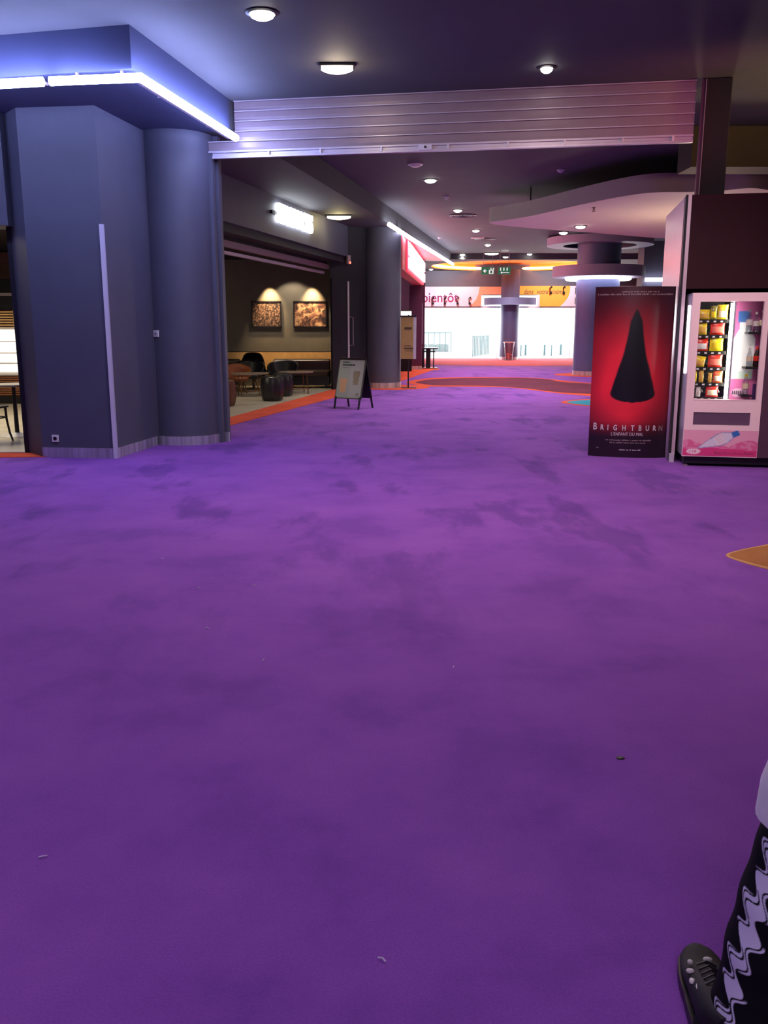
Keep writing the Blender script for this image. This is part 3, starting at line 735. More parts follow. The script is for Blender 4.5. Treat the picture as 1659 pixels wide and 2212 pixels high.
sign_hang('exit_sign', (1076, 577), (1103, 593), 33.2, CZ, 'green hanging sign with small figures over a long arrow', 1)

# ------------------------------------------------------------------ banner over the glass doors
BY = YW - .03
def bz(q): p = aty(*q, BY); return (p[0], p[2])
def sheet(poly, y0, y1): # poly in (x, z)
    a = sum(poly[i][0] * poly[(i + 1) % len(poly)][1] - poly[(i + 1) % len(poly)][0] * poly[i][1] for i in range(len(poly)))
    return MB().prism(poly, y0, y1).xf(lambda x, y, z: (x, z, y))
zt, zb_ = 3.29, 2.40
t = thing('wall_banner', 'white and orange banner reading bientôt above the glass doors', 'banner', (0, BY, 2.4))
L = lambda q: (bz(q)[0], bz(q)[1] - 2.4)
x0 = bz((880, 640))[0]
MB().box((1.0, 0, 0), (bz((1040, 640))[0], .02, .89)).build('banner_sheet', M['ban_white'], t)
pp = [L((1036, 620)), (L((1085, 620))[0], .89), (L((1085, 636))[0], .53), (N0[0], .53), (N0[0], 0.0), L((1014, 661))] + [L(q) for q in ((1022, 655), (1029, 646), (1034, 634))]
pp[0] = (pp[0][0], .89); pp[5] = (pp[5][0], 0)
sheet(pp, -.006, -.001).build('orange_sheet', M['ban_orange'], t)
M['bientot'] = mat_letter('purple_pink_letters', srgb(170, 30, 90), srgb(84, 58, 130), .12, .7)
tx = text_mb('bientôt', .62, 'RIGHT', 0, .008, sx=.93); xr = L((990, 640))[0]
tx.xf(upright(xr, -.006, .385)).build('lettering', M['bientot'], t)
t2 = thing('wall_banner', 'yellow banner reading dans votre cinéma above the glass doors', 'banner', (0, BY, 2.4))
MB().box((L((1240, 640))[0] - 1.7, 0, 0), (11.8, .02, .92)).build('banner_sheet', M['ban_white'], t2)
yy = [(L((1085, 620))[0], .92), (L((1232, 618))[0], .92)] + [L(q) for q in ((1231, 632), (1226, 644), (1218, 654))] + [(L((1209, 661))[0], 0), (N1[0], 0), (N1[0], .53), (L((1085, 636))[0], .53)]
sheet(yy, -.006, -.001).build('yellow_sheet', M['ban_yellow'], t2)
for wd_, ux in (('dans', 0.0), ('votre', .60), ('cinéma', 1.2)):
    tx = text_mb(wd_, .31, 'LEFT', .25, .003, sx=.78); tx.xf(upright(L((1131, 630))[0] + ux, -.008, .655)).build('lettering', M['ban_ink'], t2)
b = MB()
for zz in (.10, .55): b.box((L((1242, 640))[0], -.005, zz), (L((1242, 640))[0] + .5, -.001, zz + .3))
b.build('dark_letters', M['ink'], t2)
def bspot(q, label, h=.32):
    p = bz(q)
    o = thing('banner_spotlight', label, 'light', (p[0], BY - .006, p[1]), 0, 'small dark spotlights in front of the banners')
    MB().tube([(.0, 0, 0), (-.03, -.12, .03), (-.04, -.14, h)], .02, 6).build('arm', M['black'], o)
    MB().lathe([(.0, -.06), (.05, -.05), (.055, .05), (.0, .06)], (0, -.1, 0), 10).build('head', M['black'], o, True)
    MB().lathe([(.0, -.04), (.035, -.03), (.04, .04), (.0, .05)], (.02, -.13, h), 10).build('head', M['black'], o, True)
for x, d in ((935, 'below the letter e'), (961, 'below the first letter t'), (988, 'below the last letter t'), (1014, 'right of the word bientôt')):
    bspot((x, 656), 'small dark spotlight pair on the white banner, ' + d, .26)
bspot((1189, 633), 'small dark spotlight pair on the yellow banner, at the letter i', .26)
bspot((1217, 633), 'small dark spotlight pair on the yellow banner, at its last letter', .26)

# ------------------------------------------------------------------ outside things
def railing(p0, p1, hgt, label, nb, solid=False):
    t = thing('guard_rail', label, 'railing', (p0[0], p0[1], -.02))
    dx, dy = p1[0] - p0[0], p1[1] - p0[1]
    MB().tube([(0, 0, hgt), (dx, dy, hgt)], .03, 8).build('handrail', M['rail'], t)
    for k in range(nb): 
        s = k / (nb - 1); MB().tube([(dx * s, dy * s, 0), (dx * s, dy * s, hgt)], .025, 6).build('baluster', M['rail'], t)
    MB().wallseg((0, 0), (dx, dy), .12, hgt * .5, .02).build('infill_panel', M['window_glass'], t)
pa, pb = fl(900, 762), fl(974, 760)
railing((pa[0], pa[1]), (pb[0], pb[1]), 1.15, 'long pale guard rail outside, left of the glass doors', 7)
pa, pb = fl(1021, 770), fl(1055, 764)
railing((pa[0], pa[1]), (pb[0], pb[1]), 1.02, 'short barred stair railing outside, middle of the left glass', 12)
for q, w_, lab in (((918, 760), .4, 'left'), ((935, 760), .42, 'middle'), ((957, 760), .78, 'right')):
    p = fl(*q)
    t = thing('concrete_planter', 'grey concrete block outside behind the long rail, %s one' % dict(left='nearest the bistro table', middle='second from the bistro table', right='widest and furthest from the table')[lab], 'planter', (p[0], p[1] + 1.2, -.02), 0, 'concrete blocks behind the outside rail')
    MB().box((-w_ / 2, -.4, 0), (w_ / 2, .4, .42)).build('block', M['concrete'], t, bevel=.02); MB().box((-w_ / 2 + .06, -.3, .42), (w_ / 2 - .06, .3, .45)).build('top_slab', M['concrete'], t)
for x, yb, r, lab in ((1125, 768, .035, 'thin bollard outside, right beside the far column'), (1135, 767, .055, 'thicker bollard outside, second right of the far column'), (1176, 767, .055, 'bollard outside, middle of the right glass'), (1191, 768, .03, 'thin bollard outside, right of the middle bollard'), (1211, 766, .06, 'short stout bollard outside nearest the wide ringed column')):
    p = fl(x, yb)
    t = thing('bollard', lab, 'bollard', (p[0], p[1], -.02))
    MB().lathe([(r, 0), (r, .52), (r * .7, .57), (0, .58)], seg=14).build('post', M['rail'], t, True); MB().lathe([(r * 1.5, 0), (r * 1.5, .04), (r, .05)], seg=14).build('foot', M['rail'], t, True)
# clear bin
t = thing('litter_bin', 'clear plastic litter bin with rubbish at the foot of the far column', 'bin', (5.62, 40.2, 0))
MB().lathe([(.17, .02), (.24, .8), (.235, .8), (.165, .03), (.17, .02)], seg=28).build('bag', M['bin_plastic'], t, True)
MB().tube([(.25 * math.cos(2 * PI * k / 28), .25 * math.sin(2 * PI * k / 28), .8) for k in range(28)], .018, 6, True).build('rim', M['white'], t, True)
MB().lathe([(.2, 0), (.2, .03), (.0, .03)], seg=24).build('base', M['alu'], t, True)
b = MB()
for k in range(16): b.sphere((random.uniform(-.1, .1), random.uniform(-.1, .1), .08 + .015 * k), (.05, .05, .035), 7, 5)
o = b.build('rubbish', M['crisp']['salmon'], t); o['kind'] = 'stuff'

# ------------------------------------------------------------------ lettering signs
w_ = Vector((sl, 1)).normalized(); fang = math.atan2(w_.y, w_.x)
pm = pl(633, 475, P0, P1)
t = thing('shop_sign', 'white glowing STARBUCKS letters on the dark fascia', 'sign', (pm[0] + .045, pm[1], pm[2]), fang)
tx = text_mb('STARBUCKS', .46, 'CENTER', 0, .012, .03, sx=.86); tx.xf(upright()).build('lettering', M['sign_white'], t)
MB().box((-1.3, .0, -.03), (1.15, .04, .03)).build('mounting_bar', M['black'], t)
# red sign: blurred, two rows of unreadable blown-out strokes
rw = Vector((RB[0] - RA[0], RB[1] - RA[1])).normalized(); rang = math.atan2(rw.y, rw.x)
pm = (RA[0] + (RB[0] - RA[0]) * .62, RA[1] + (RB[1] - RA[1]) * .62)
t = thing('shop_sign', 'red sign with overexposed white-hot letters above the dark red shop post', 'sign', (pm[0] + .05, pm[1], 3.33), rang)
Ls = 3.4
MB().box((-4.6, .0, -.4), (Ls, .04, .38)).build('backing', M['red_glow'], t)
b = MB()
for row, z0 in ((0, .02), (1, -.32)):
    u = -4.4
    while u < Ls - .3:
        w1 = random.uniform(.26, .4); hgt = .30 if row == 0 else .27
        b.box((u, -.05, z0), (u + .09, -.01, z0 + hgt)).box((u, -.05, z0 + hgt - .08), (u + w1, -.01, z0 + hgt)).box((u, -.05, z0 + .1), (u + w1 * .9, -.01, z0 + .17)).box((u + w1 - .09, -.05, z0), (u + w1, -.01, z0 + hgt * random.choice((.5, 1))))
        u += w1 + .06
b.build('lettering', M['sign_red'], t)
# shop post
t = thing('shop_post', 'dark maroon square post at the end of the red shop', 'post', (1.14, 31.9, 0))
MB().box((-.24, -.25, .12), (.2, .25, 2.9)).build('shaft', M['maroon'], t, bevel=.01)
MB().box((-.25, -.26, 0), (.21, .26, .12)).build('base_band', M['steel'], t)
MB().box((.2, -.2, .9), (.215, -.05, 2.3)).build('edge_trim', M['alu_light'], t)
# shop back glow box + clock
t = thing('light_box', 'yellow glowing box inside the red shop behind the gold board', 'light box', (.82, 30.2, 1.78))
MB().box((-.3, 0, 0), (.1, .1, .22)).build('lit_face', M['case_glow'], t); MB().box((-.32, -.01, -.03), (.12, .11, 0)).build('lower_frame', M['black'], t)
MB().box((-.32, .1, -1.78), (.12, .14, .25)).build('stand_panel', M['wall_dark'], t)

# gold board on a stand
p = fl(874, 838)
t = thing('menu_board_stand', 'gold printed board on a thin black floor stand beside the big column', 'sign stand', (p[0] + .09, p[1], 0), R(-4))
MB().box((-.17, -.15, 0), (.2, .15, .015)).build('base_plate', M['black'], t)
MB().tube([(.0, 0, .01), (.0, 0, 1.78)], .017, 8).build('pole', M['black'], t)
bo = MB().box((-.19, -.03, .71), (.12, -.018, 1.73)).build('board', M['gold'], t)
MB().box((.12, -.03, .71), (.19, -.018, 1.73)).build('board_edge', M['alu_light'], bo)
b = MB()
for z, x0_, x1_, hh in ((1.42, -.1, .08, .06), (1.02, -.1, .06, .02), (.95, -.12, .12, .035), (.9, -.08, .1, .015)): b.box((x0_, -.033, z), (x1_, -.03, z + hh))
b.build('print_lines', M['gold_ink'], bo)
MB().box((-.2, -.035, 1.72), (.19, -.012, 1.76)).build('top_clamp', M['black'], t)

# bistro table far
p = fl(925, 797)
t = thing('bistro_table', 'small black square table beside the shop post', 'table', (p[0] + .02, p[1] + .5, 0))
MB().box((-.33, -.3, .70), (.33, .3, .735)).build('table_top', M['black'], t, bevel=.006)
MB().box((-.32, -.29, .735), (.32, .29, .738)).build('top_sheet', M['table_top'], t)
MB().box((-.08, -.08, .03), (.08, .08, .70)).build('pedestal', M['black'], t)
for s_ in (-1, 1):
    MB().box((s_ * .2 - .02, -.02, .02), (s_ * .2 + .02, .02, .70)).build('leg', M['black'], t)
MB().box((-.25, -.02, .58), (.25, .02, .62)).build('crossbar', M['black'], t)
MB().box((-.3, -.24, 0), (.34, .24, .03)).build('base', M['black'], t)

# ------------------------------------------------------------------ A-frame board
pL, pR = fl(724, 882), fl(772, 886)
aw_ = math.atan2(pR[1] - pL[1], pR[0] - pL[0])
t = thing('pavement_sign', 'black A-frame board with a grey drinks poster in front of the cafe', 'A-frame sign', ((pL[0] + pR[0]) / 2, (pL[1] + pR[1]) / 2, 0), aw_ + R(10))
HW, HT, DP = .29, .93, .5
def pan(u, s, dep=0.0):    # u across, s 0..1 up the front panel
    return (u, s * DP / 2 - dep, s * HT)
def panb(u, s, dep=0.0): return (u, DP - s * DP / 2 + dep, s * HT)
MB().add([pan(-HW, .2), pan(HW, .2), pan(HW, 1), pan(-HW, 1), pan(-HW, .2, -.025), pan(HW, .2, -.025), pan(HW, 1, -.025), pan(-HW, 1, -.025)], [(0, 1, 2, 3), (7, 6, 5, 4), (0, 4, 5, 1), (1, 5, 6, 2), (2, 6, 7, 3), (3, 7, 4, 0)]).build('front_panel', M['black'], t)
MB().add([panb(-HW, .2), panb(HW, .2), panb(HW, 1), panb(-HW, 1), panb(-HW, .2, -.025), panb(HW, .2, -.025), panb(HW, 1, -.025), panb(-HW, 1, -.025)], [(0, 1, 2, 3), (7, 6, 5, 4), (0, 4, 5, 1), (1, 5, 6, 2), (2, 6, 7, 3), (3, 7, 4, 0)]).build('rear_panel', M['black'], t)
for u in (-HW + .025, HW - .025):
    MB().tube([pan(u, .0), pan(u, .24)], .02, 8).build('leg', M['black'], t); MB().tube([panb(u, .0), panb(u, .24)], .02, 8).build('leg', M['black'], t)
NU, NV = 60, 90
def poster_col(u, v):  # sheet colours lowered to hold the shade the board stands in
    c = srgb(112, 120, 124) if u < .48 - .03 * (v - .5) else srgb(128, 126, 134)
    # orange tumbler, lower left
    if .08 < u < .40 and .13 < v < .5:
        k = (v - .13) / .37; hw = .12 + .03 * k
        if abs(u - .24) < hw and (k > .12 or (u - .24) ** 2 / hw ** 2 + ((k - .12) / .12) ** 2 < 1): c = srgb(176, 106, 62)
    if .56 < u < .92 and .34 < v < .70:
        k = (v - .34) / .36; hw = .10 + .045 * k
        if abs(u - .74) < hw: c = srgb(78, 20, 38) if k < .93 or abs(u - .74) < hw * .8 else c
    if .90 < u < .97 and .36 < v < .4: c = srgb(110, 105, 115)
    return c
b = MB().grid(lambda i, j: pan(-HW + .02 + (2 * HW - .04) * i, .225 + .75 * j, .004), NU, NV)
b.col = [poster_col(i / NU, j / NV) for j in range(NV + 1) for i in range(NU + 1)]
ps = b.build('drinks_poster', M['attr'], t)
b = MB()
def bar(u0, u1, s0, s1, b):
    f = lambda u, s: pan(-HW + .02 + (2 * HW - .04) * u, .225 + .75 * s, .007)
    b.add([f(u0, s0), f(u1, s0), f(u1, s1), f(u0, s1)], [(0, 1, 2, 3)])
for k in range(5): bar(.12 + k * .055, .165 + k * .055, .90, .93, b)
for k in range(9): bar(.12 + k * .058, .166 + k * .058, .83, .865, b)
for k in range(4): bar(.14 + k * .06, .185 + k * .06, .775, .785, b)
b.build('headline', M['ink'], ps)
b = MB()
f = lambda u, s: pan(-HW + .02 + (2 * HW - .04) * u, .225 + .75 * s, .007)
ringp = [(math.cos(R(a)), math.sin(R(a))) for a in range(-30, 211, 20)]
for (a0, a1) in zip(ringp[:-1], ringp[1:]):
    b.add([f(.86 + .05 * a0[0], .09 + .035 * a0[1]), f(.86 + .05 * a1[0], .09 + .035 * a1[1]), f(.86 + .032 * a1[0], .09 + .022 * a1[1]), f(.86 + .032 * a0[0], .09 + .022 * a0[1])], [(0, 1, 2, 3)])
bar(.81, .84, .055, .07, b); bar(.895, .915, .03, .065, b)
b.build('round_emblem', M['ink'], ps)

# ------------------------------------------------------------------ cafe: pictures, wood band, seating
def picture(x0, x1, label, bokeh):
    t = thing('framed_picture', label, 'picture', ((x0 + x1) / 2, 22.7, 1.47)); w = (x1 - x0) / 2
    MB().box((-w, -.05, 0), (w, -.0, .035)).box((-w, -.05, .62), (w, 0, .65)).box((-w, -.05, 0), (-w + .03, 0, .65)).box((w - .03, -.05, 0), (w, 0, .65)).build('frame', M['black'], t)
    MB().box((-w + .03, -.035, .035), (w - .03, -.02, .62)).build('print', mat_picture('print_bokeh' if bokeh else 'print_blot', bokeh), t)
picture(-3.34, -2.58, 'framed print of brown specks lit from above, left of the pair', True)
picture(-2.28, -1.44, 'framed print with big brown blots lit from above, by the dark door', False)
struct('trim_wood_band', MB().box((-9, 22.66, .42), (-1.25, 22.7, .86)), M['wood'])
struct('trim_sconce_rail', MB().box((-9, 22.68, .86), (-1.25, 22.7, .88)), M['wall_dark'])
for q in ((580, 640), (668, 640)):
    pass
light('SPOT', 'picture_spot_lamp', (-2.85, 22.42, 2.62), 260, (1, .68, .36), target=(-2.85, 22.7, 2.0), angle=R(66), blend=1, soft=.03)
light('SPOT', 'picture_spot_lamp', (-1.8, 22.42, 2.62), 260, (1, .68, .36), target=(-1.8, 22.7, 2.0), angle=R(66), blend=1, soft=.03)
light('SPOT', 'cafe_wash_lamp', (-2.3, 21.9, 3.08), 120, (1, .82, .6), target=(-2.25, 22.7, 1.2), angle=R(72), blend=.35, soft=.04)
light('SPOT', 'cafe_pool_lamp', (-2.6, 18.8, 3.08), 75, (1, .86, .66), target=(-2.6, 18.8, 0), angle=R(110), blend=.9, soft=.1)

def bench(x0, x1, label):
    t = thing('banquette', label, 'bench', ((x0 + x1) / 2, 22.2, 0)); w = (x1 - x0) / 2
    o = MB(); rings = []
    for k in range(2):
        u = -w if k == 0 else w
        prof = [(.36, .38), (.34, .66), (.30, .70), (.2, .70), (.14, .66), (.16, .38)]
        rings.append([(u, y, z) for y, z in prof])
    MB().loft(rings).build('backrest', M['leather'], t, bevel=.03)
    MB().box((-w, -.42, .3), (w, .2, .44)).build('seat_cushion', M['leather'], t, bevel=.04)
    MB().box((-w, -.38, .08), (w, .34, .3)).build('plinth', M['black'], t)
    for u in (-w + .08, w - .08): MB().box((u - .03, -.34, 0), (u + .03, -.28, .08)).build('foot', M['black'], t)
bench(-4.75, -3.62, 'brown leather banquette behind the tan chair, left of the gap')
bench(-2.78, -1.35, 'long brown leather banquette under the pictures beside the dark door')

def pouf(p, label, m, r=.235, h=.5):
    t = thing('pouf_stool', label, 'stool', (p[0], p[1], 0))
    MB().lathe([(r * .72, 0.0), (r * .86, .03), (r * .98, h * .3), (r * 1.02, h * .6), (r * .98, h * .85), (r * .9, h * .96)], seg=32).build('body', M[m], t, True)
    MB().lathe([(r * .9, h * .955), (r * .8, h), (r * .4, h * 1.02), (0, h * 1.02)], seg=32).build('seat', M[m], t, True)
    b = MB()
    for k in range(8):
        a = 2 * PI * k / 8
        b.tube([(r * q * math.cos(a), r * q * math.sin(a), z) for q, z in ((.87, .03), (.99, h * .3), (1.03, h * .6), (.99, h * .85))], .004, 5)
    b.build('seams', M[m], t)
p = fl(586, 868); pouf((p[0], p[1] + .2), 'black leather pouf stool nearest the orange carpet border', 'black_leather')
p = fl(608, 858); pouf((p[0], p[1] + .2), 'black leather pouf stool half hidden behind the front black pouf', 'black_leather')
p = fl(480, 880); pouf((p[0], p[1] + .2), 'brown leather pouf stool beside the shutter guide rail', 'brown_leather')
def shell_chair(p, rz, label, m, sh=.36, bh=.74, wd=.33):
    t = thing('tub_chair', label, 'chair', (p[0], p[1], 0), rz)
    b = MB(); rings = []
    nn = 24
    def bowl(s, th):
        a = R(-200 + 220 * th)
        return (wd * (.75 + .25 * s) * math.cos(a), wd * (.75 + .25 * s) * math.sin(a), sh + (bh - sh) * s * (math.sin(PI * th) ** .6 * .75 + .25))
    o1 = MB().grid(lambda i, j: bowl(j, i), nn, 6); o1 = o1.build('backrest', M[m], t, True)
    sm = o1.modifiers.new('solid', 'SOLIDIFY'); sm.thickness = .035
    MB().lathe([(0, sh - .07), (wd * .7, sh - .06), (wd * .78, sh), (wd * .7, sh + .04), (0, sh + .05)], seg=24).build('seat', M[m], t, True)
    for k in range(4):
        a = PI / 4 + k * PI / 2
        MB().tube([(wd * .5 * math.cos(a), wd * .5 * math.sin(a), sh - .06), (wd * .75 * math.cos(a), wd * .75 * math.sin(a), 0)], .013, 6).build('leg', M['bronze'], t)
p = fl(516, 850); shell_chair(p, R(200), 'tan leather tub chair with slim legs, left of the low table', 'tan', .34, .66, .3)
p = fl(548, 838); shell_chair((p[0] + .05, p[1] - 1.2), R(180), 'black tub chair with a low back behind the first low table', 'black_leather', .36, .72, .4)
p = fl(619, 838); shell_chair((p[0], p[1] - .7), R(180), 'black tub chair with a low back against the long banquette', 'black_leather', .36, .7, .38)
p = fl(478, 850); shell_chair((p[0] - .1, p[1] - .6), R(160), 'black tub chair at the cafe edge above the brown pouf', 'black_leather', .42, .82, .32)
# tall domed shell chair
t = thing('dome_chair', 'glossy black high-backed dome chair in front of the wood band', 'chair', (-3.2, 21.78, 0), R(180))
def dome(i, j):
    a = R(-190 + 200 * i); q = math.cos(j * PI / 2 * .98)
    return (.31 * math.cos(a) * q ** .5, .3 * math.sin(a) * q ** .5, .34 + .54 * math.sin(j * PI / 2) )
o1 = MB().grid(dome, 24, 12).build('hood', M['black_gloss'], t, True); sm = o1.modifiers.new('solid', 'SOLIDIFY'); sm.thickness = .03
MB().lathe([(0, .3), (.28, .3), (.3, .36), (.26, .42), (0, .43)], seg=24).build('seat', M['black_gloss'], t, True)
MB().lathe([(.2, 0), (.2, .02), (.03, .03), (.03, .3)], seg=20).build('pedestal', M['black'], t, True)
def low_table(p, label, r=.42, h=.5):
    t = thing('low_table', label, 'table', (p[0], p[1], 0))
    MB().lathe([(0, h - .025), (r - .01, h - .025), (r, h - .012), (r, h), (0, h)], seg=36).build('table_top', M['table_top'], t, True)
    for k in range(4):
        a = PI / 4 + k * PI / 2 + .3
        MB().tube([(r * .7 * math.cos(a), r * .7 * math.sin(a), h - .02), (r * .8 * math.cos(a), r * .8 * math.sin(a), 0)], .013, 6).build('leg', M['bronze'], t)
    MB().tube([(r * .77 * math.cos(2 * PI * k / 24), r * .77 * math.sin(2 * PI * k / 24), .12) for k in range(24)], .008, 6, True).build('brace_ring', M['bronze'], t)
p = fl(565, 849); low_table((p[0] - .12, p[1] - .9), 'round low table with pale top between the tan chair and the black pouf')
p = fl(645, 847); low_table((p[0], p[1] - .5), 'round low table with pale top beside the long banquette', .4, .5)

# ------------------------------------------------------------------ cafe counter seen through the left opening
t = thing('display_counter', 'bright lit cafe display counter seen through the left opening', 'counter', (-7.2, 17.4, 0))
MB().box((-1.7, 0, 0), (.62, .7, .16)).build('plinth', M['black'], t)
b = MB()
for k in range(9): b.box((-1.7, -.02, .18 + k * .042), (.62, .02, .205 + k * .042))
b.build('slat_front', M['wood_dark'], t)
MB().box((-1.7, .02, .16), (.62, .7, .56)).build('carcass', M['wood_dark'], t)
MB().box((-1.75, -.05, .56), (.66, .74, .6)).build('counter_slab', M['white'], t, bevel=.01)
cs = MB().box((-1.7, .66, .6), (.6, .7, 1.44)).build('case_back', M['case_glow'], t)
for k, z in enumerate((.78, .98, 1.2)): MB().box((-1.7, .02, z), (.6, .64, z + .012)).build('case_shelf', M['white'], t)
MB().box((-1.72, -.02, 1.44), (.64, .72, 1.48)).build('case_top', M['white'], t, bevel=.006)
MB().box((-1.7, -.01, .6), (.6, 0, 1.44)).build('case_glass', M['glass'], t)
MB().box((.58, -.01, .6), (.62, .7, 1.44)).build('case_end', M['white'], t)
random.seed(3)
for k, (u, z, kind) in enumerate(((.40, .615, 0), (.18, .615, 1), (.42, .795, 1), (.2, .795, 0), (.40, .995, 0), (.15, .995, 1), (.35, 1.215, 1), (.1, 1.215, 0))):
    lab = ['lowest', 'second lowest', 'third', 'top'][k // 2]; side = ['nearest the pillar', 'further from the pillar'][k % 2]
    if kind:
        o = thing('cake_plate', 'white plate of pastry on the %s case shelf, %s' % (lab, side), 'plate', (-7.2 + u, 17.7, z + .0))
        MB().lathe([(.05, 0), (.1, .015), (.11, .022), (.09, .018), (0, .012)], seg=20).build('plate', M['white'], o, True); MB().sphere((0, 0, .045), (.07, .06, .035), 12, 8).build('pastry', M['crisp']['gold'], o, True)
    else:
        o = thing('food_box', 'pale food box on the %s case shelf, %s' % (lab, side), 'box', (-7.2 + u, 17.7, z))
        MB().box((-.08, -.06, 0), (.08, .06, .09)).build('box_body', M['crisp']['cream'], o, bevel=.005); MB().box((-.085, -.065, .09), (.085, .065, .105)).build('lid', M['white'], o)
# back shelving
t = thing('back_counter', 'dark back counter with orange post and slatted front behind the display', 'counter', (-8.2, 19.3, 0))
MB().box((-.8, 0, 0), (.62, .6, 1.4)).build('cabinet', M['wood_dark'], t)
MB().box((.28, -.06, 1.4), (.46, .05, 1.85)).build('orange_post', M['wood'], t)
b = MB()
for k in range(7): b.box((-.8, .0, 1.46 + k * .055), (.28, .04, 1.485 + k * .055))
b.build('slats', M['wood'], t)
MB().box((-.8, .1, 1.85), (.62, .5, 2.5)).build('machine_housing', M['black'], t)
MB().box((-.8, .06, 2.14), (.45, .1, 2.2)).build('housing_rail', M['alu'], t)
MB().box((.42, .0, 1.85), (.52, .1, 2.9)).build('side_frame', M['wood_dark'], t)
struct('wall_cafe_left_panel', MB().box((-9, 20.2, 0), (-6.6, 20.3, 3.1)), mat('rosy_cafe_wall', srgb(150, 110, 100), .7))
light('AREA', 'cafe_ceiling_lamp', (-6.6, 13.6, 3.08), 150, (1, .86, .62), target=(-6.6, 13.6, 0), size=1.4, size_y=3.5)

def bentwood(p, rz, label):
    t = thing('bentwood_chair', label, 'chair', (p[0], p[1], 0), rz)
    MB().lathe([(0, .455), (.17, .455), (.2, .465), (.2, .485), (.16, .478), (0, .478)], seg=30).build('seat', M['black'], t, True)
    for k in range(4):
        a = PI / 4 + k * PI / 2
        MB().tube([(.16 * math.cos(a), .16 * math.sin(a), .46), (.165 * math.cos(a), .165 * math.sin(a), .3), (.19 * math.cos(a), .19 * math.sin(a), .12), (.225 * math.cos(a), .225 * math.sin(a), 0)], [.017, .015, .014, .012], 8).build('leg', M['black'], t, True)
    MB().tube([(.15 * math.cos(2 * PI * k / 28), .15 * math.sin(2 * PI * k / 28), .33) for k in range(28)], .009, 6, True).build('brace_ring', M['black'], t, True)
    MB().tube([(.17 * math.cos(a) if False else .17 * math.sin(a * PI), .17, .47 + .42 * math.sin((a + .5) * PI) if abs(a) < .5 else .47) for a in [x / 12 - .5 for x in range(13)]], .012, 8).build('back_hoop', M['black'], t, True)
    MB().tube([(.09 * math.sin(a * PI), .168, .47 + .28 * math.sin((a + .5) * PI)) for a in [x / 12 - .5 for x in range(13)]], .009, 8).build('inner_hoop', M['black'], t, True)
bentwood((-5.13, 11.55), R(80), 'black bentwood chair nearest the carpet in the left opening')
bentwood((-4.78, 12.75), R(-60), 'black bentwood chair behind the white-footed round table')
t = thing('cafe_table', 'round cafe table with a white foot in the left opening', 'table', (-5.1, 12.2, 0))
MB().lathe([(0, .70), (.3, .70), (.31, .71), (.31, .725), (0, .725)], seg=36).build('table_top', M['table_top'], t, True)
MB().lathe([(.03, .03), (.025, .7)], seg=16).build('column', M['black'], t, True)
MB().lathe([(.22, 0), (.23, .012), (.2, .03), (.05, .05), (.03, .06)], seg=30).build('foot', M['white'], t, True)

# rolled grille box above the cafe opening
t = thing('rolling_grille', 'rolled-up metal grille rail under the cafe fascia', 'grille', (P0[0] - .3, P0[1] + .3, 2.72), fang)
Lg = 9.4
MB().box((0, .0, .1), (Lg, .1, .2)).build('upper_rail', M['alu'], t); MB().box((0, .12, 0), (Lg, .2, .05)).build('lower_rail', M['alu_light'], t); MB().box((0, .05, .2), (Lg, .3, .27)).build('housing', M['wall_dark'], t)

# ------------------------------------------------------------------ kiosk and vending machine
KO = Vector((3.23, 9.86, 0)); KR = R(-11)
def K(x, y, z=0): return (KO.x + x * math.cos(KR) - y * math.sin(KR), KO.y + x * math.sin(KR) + y * math.cos(KR), z)
t = thing('machine_kiosk', 'tall maroon and pink metal kiosk housing around the vending machine', 'kiosk', KO, KR)
MB().box((0, 0, 0), (.05, 1.9, 2.87)).build('side_panel', M['kiosk_side'], t)
MB().box((-.004, .14, .0), (.0, .165, 2.87)).box((-.012, -.01, 0), (.012, .02, 2.87)).build('seam_trim', M['wall_dark'], t)
MB().box((1.75, 0, 0), (1.8, 1.9, 2.87)).build('side_panel', M['kiosk_front'], t)
MB().box((.05, 0, 1.9), (1.75, .05, 2.87)).build('header_panel', M['kiosk_front'], t)
MB().box((.05, 1.85, 0), (1.75, 1.9, 2.8)).build('back_panel', M['kiosk_front'], t)
MB().box((.05, .05, 2.8), (1.75, 1.85, 2.87)).build('roof', M['wall_dark'], t)
MB().box((-.01, -.03, 0), (.04, 0, .1)).build('floor_bracket', M['alu_light'], t)

VO = K(.085, -.33); VW, VD = 1.22, .84
vm = thing('vending_machine', 'pale pink vending machine with lit snack window and dark flap', 'vending machine', VO, KR)
B0, T0 = .115, 1.845
b = MB().box((0, .05, B0), (.03, VD, T0)).box((VW - .03, .05, B0), (VW, VD, T0)).box((0, VD - .03, B0), (VW, VD, T0)).box((0, .05, T0 - .03), (VW, VD, T0)).box((0, .05, B0), (VW, VD, B0 + .3))
b.build('cabinet', M['vm_white'], vm, bevel=.006)
WX0, WX1, WZ0, WZ1 = .08, .715, .735, 1.755
PW = .77
b = MB().box((0, 0, .41), (WX0, .05, T0)).box((WX1, 0, .41), (PW, .05, T0)).box((WX0, 0, WZ1), (WX1, .05, T0)).box((WX0, 0, .595), (WX1, .05, WZ0)).box((WX0, 0, .41), (WX1, .05, .46)).box((WX0, 0, .46), (.09, .05, .595)).box((.67, 0, .46), (WX1, .05, .595))
door = b.build('door', M['vm_pink'], vm)
MB().box((WX0, .02, WZ0), (WX1, .026, WZ1)).build('window_pane', M['glass'], door)
fr = MB()
for a, b_ in (((WX0 - .01, -.004, WZ0 - .01), (WX1 + .01, .0, WZ0)), ((WX0 - .01, -.004, WZ1), (WX1 + .01, 0, WZ1 + .008)), ((WX0 - .01, -.004, WZ0), (WX0, 0, WZ1)), ((WX1, -.004, WZ0), (WX1 + .01, 0, WZ1))): fr.box(a, b_)
fr.build('window_trim', M['vm_pink'], door)
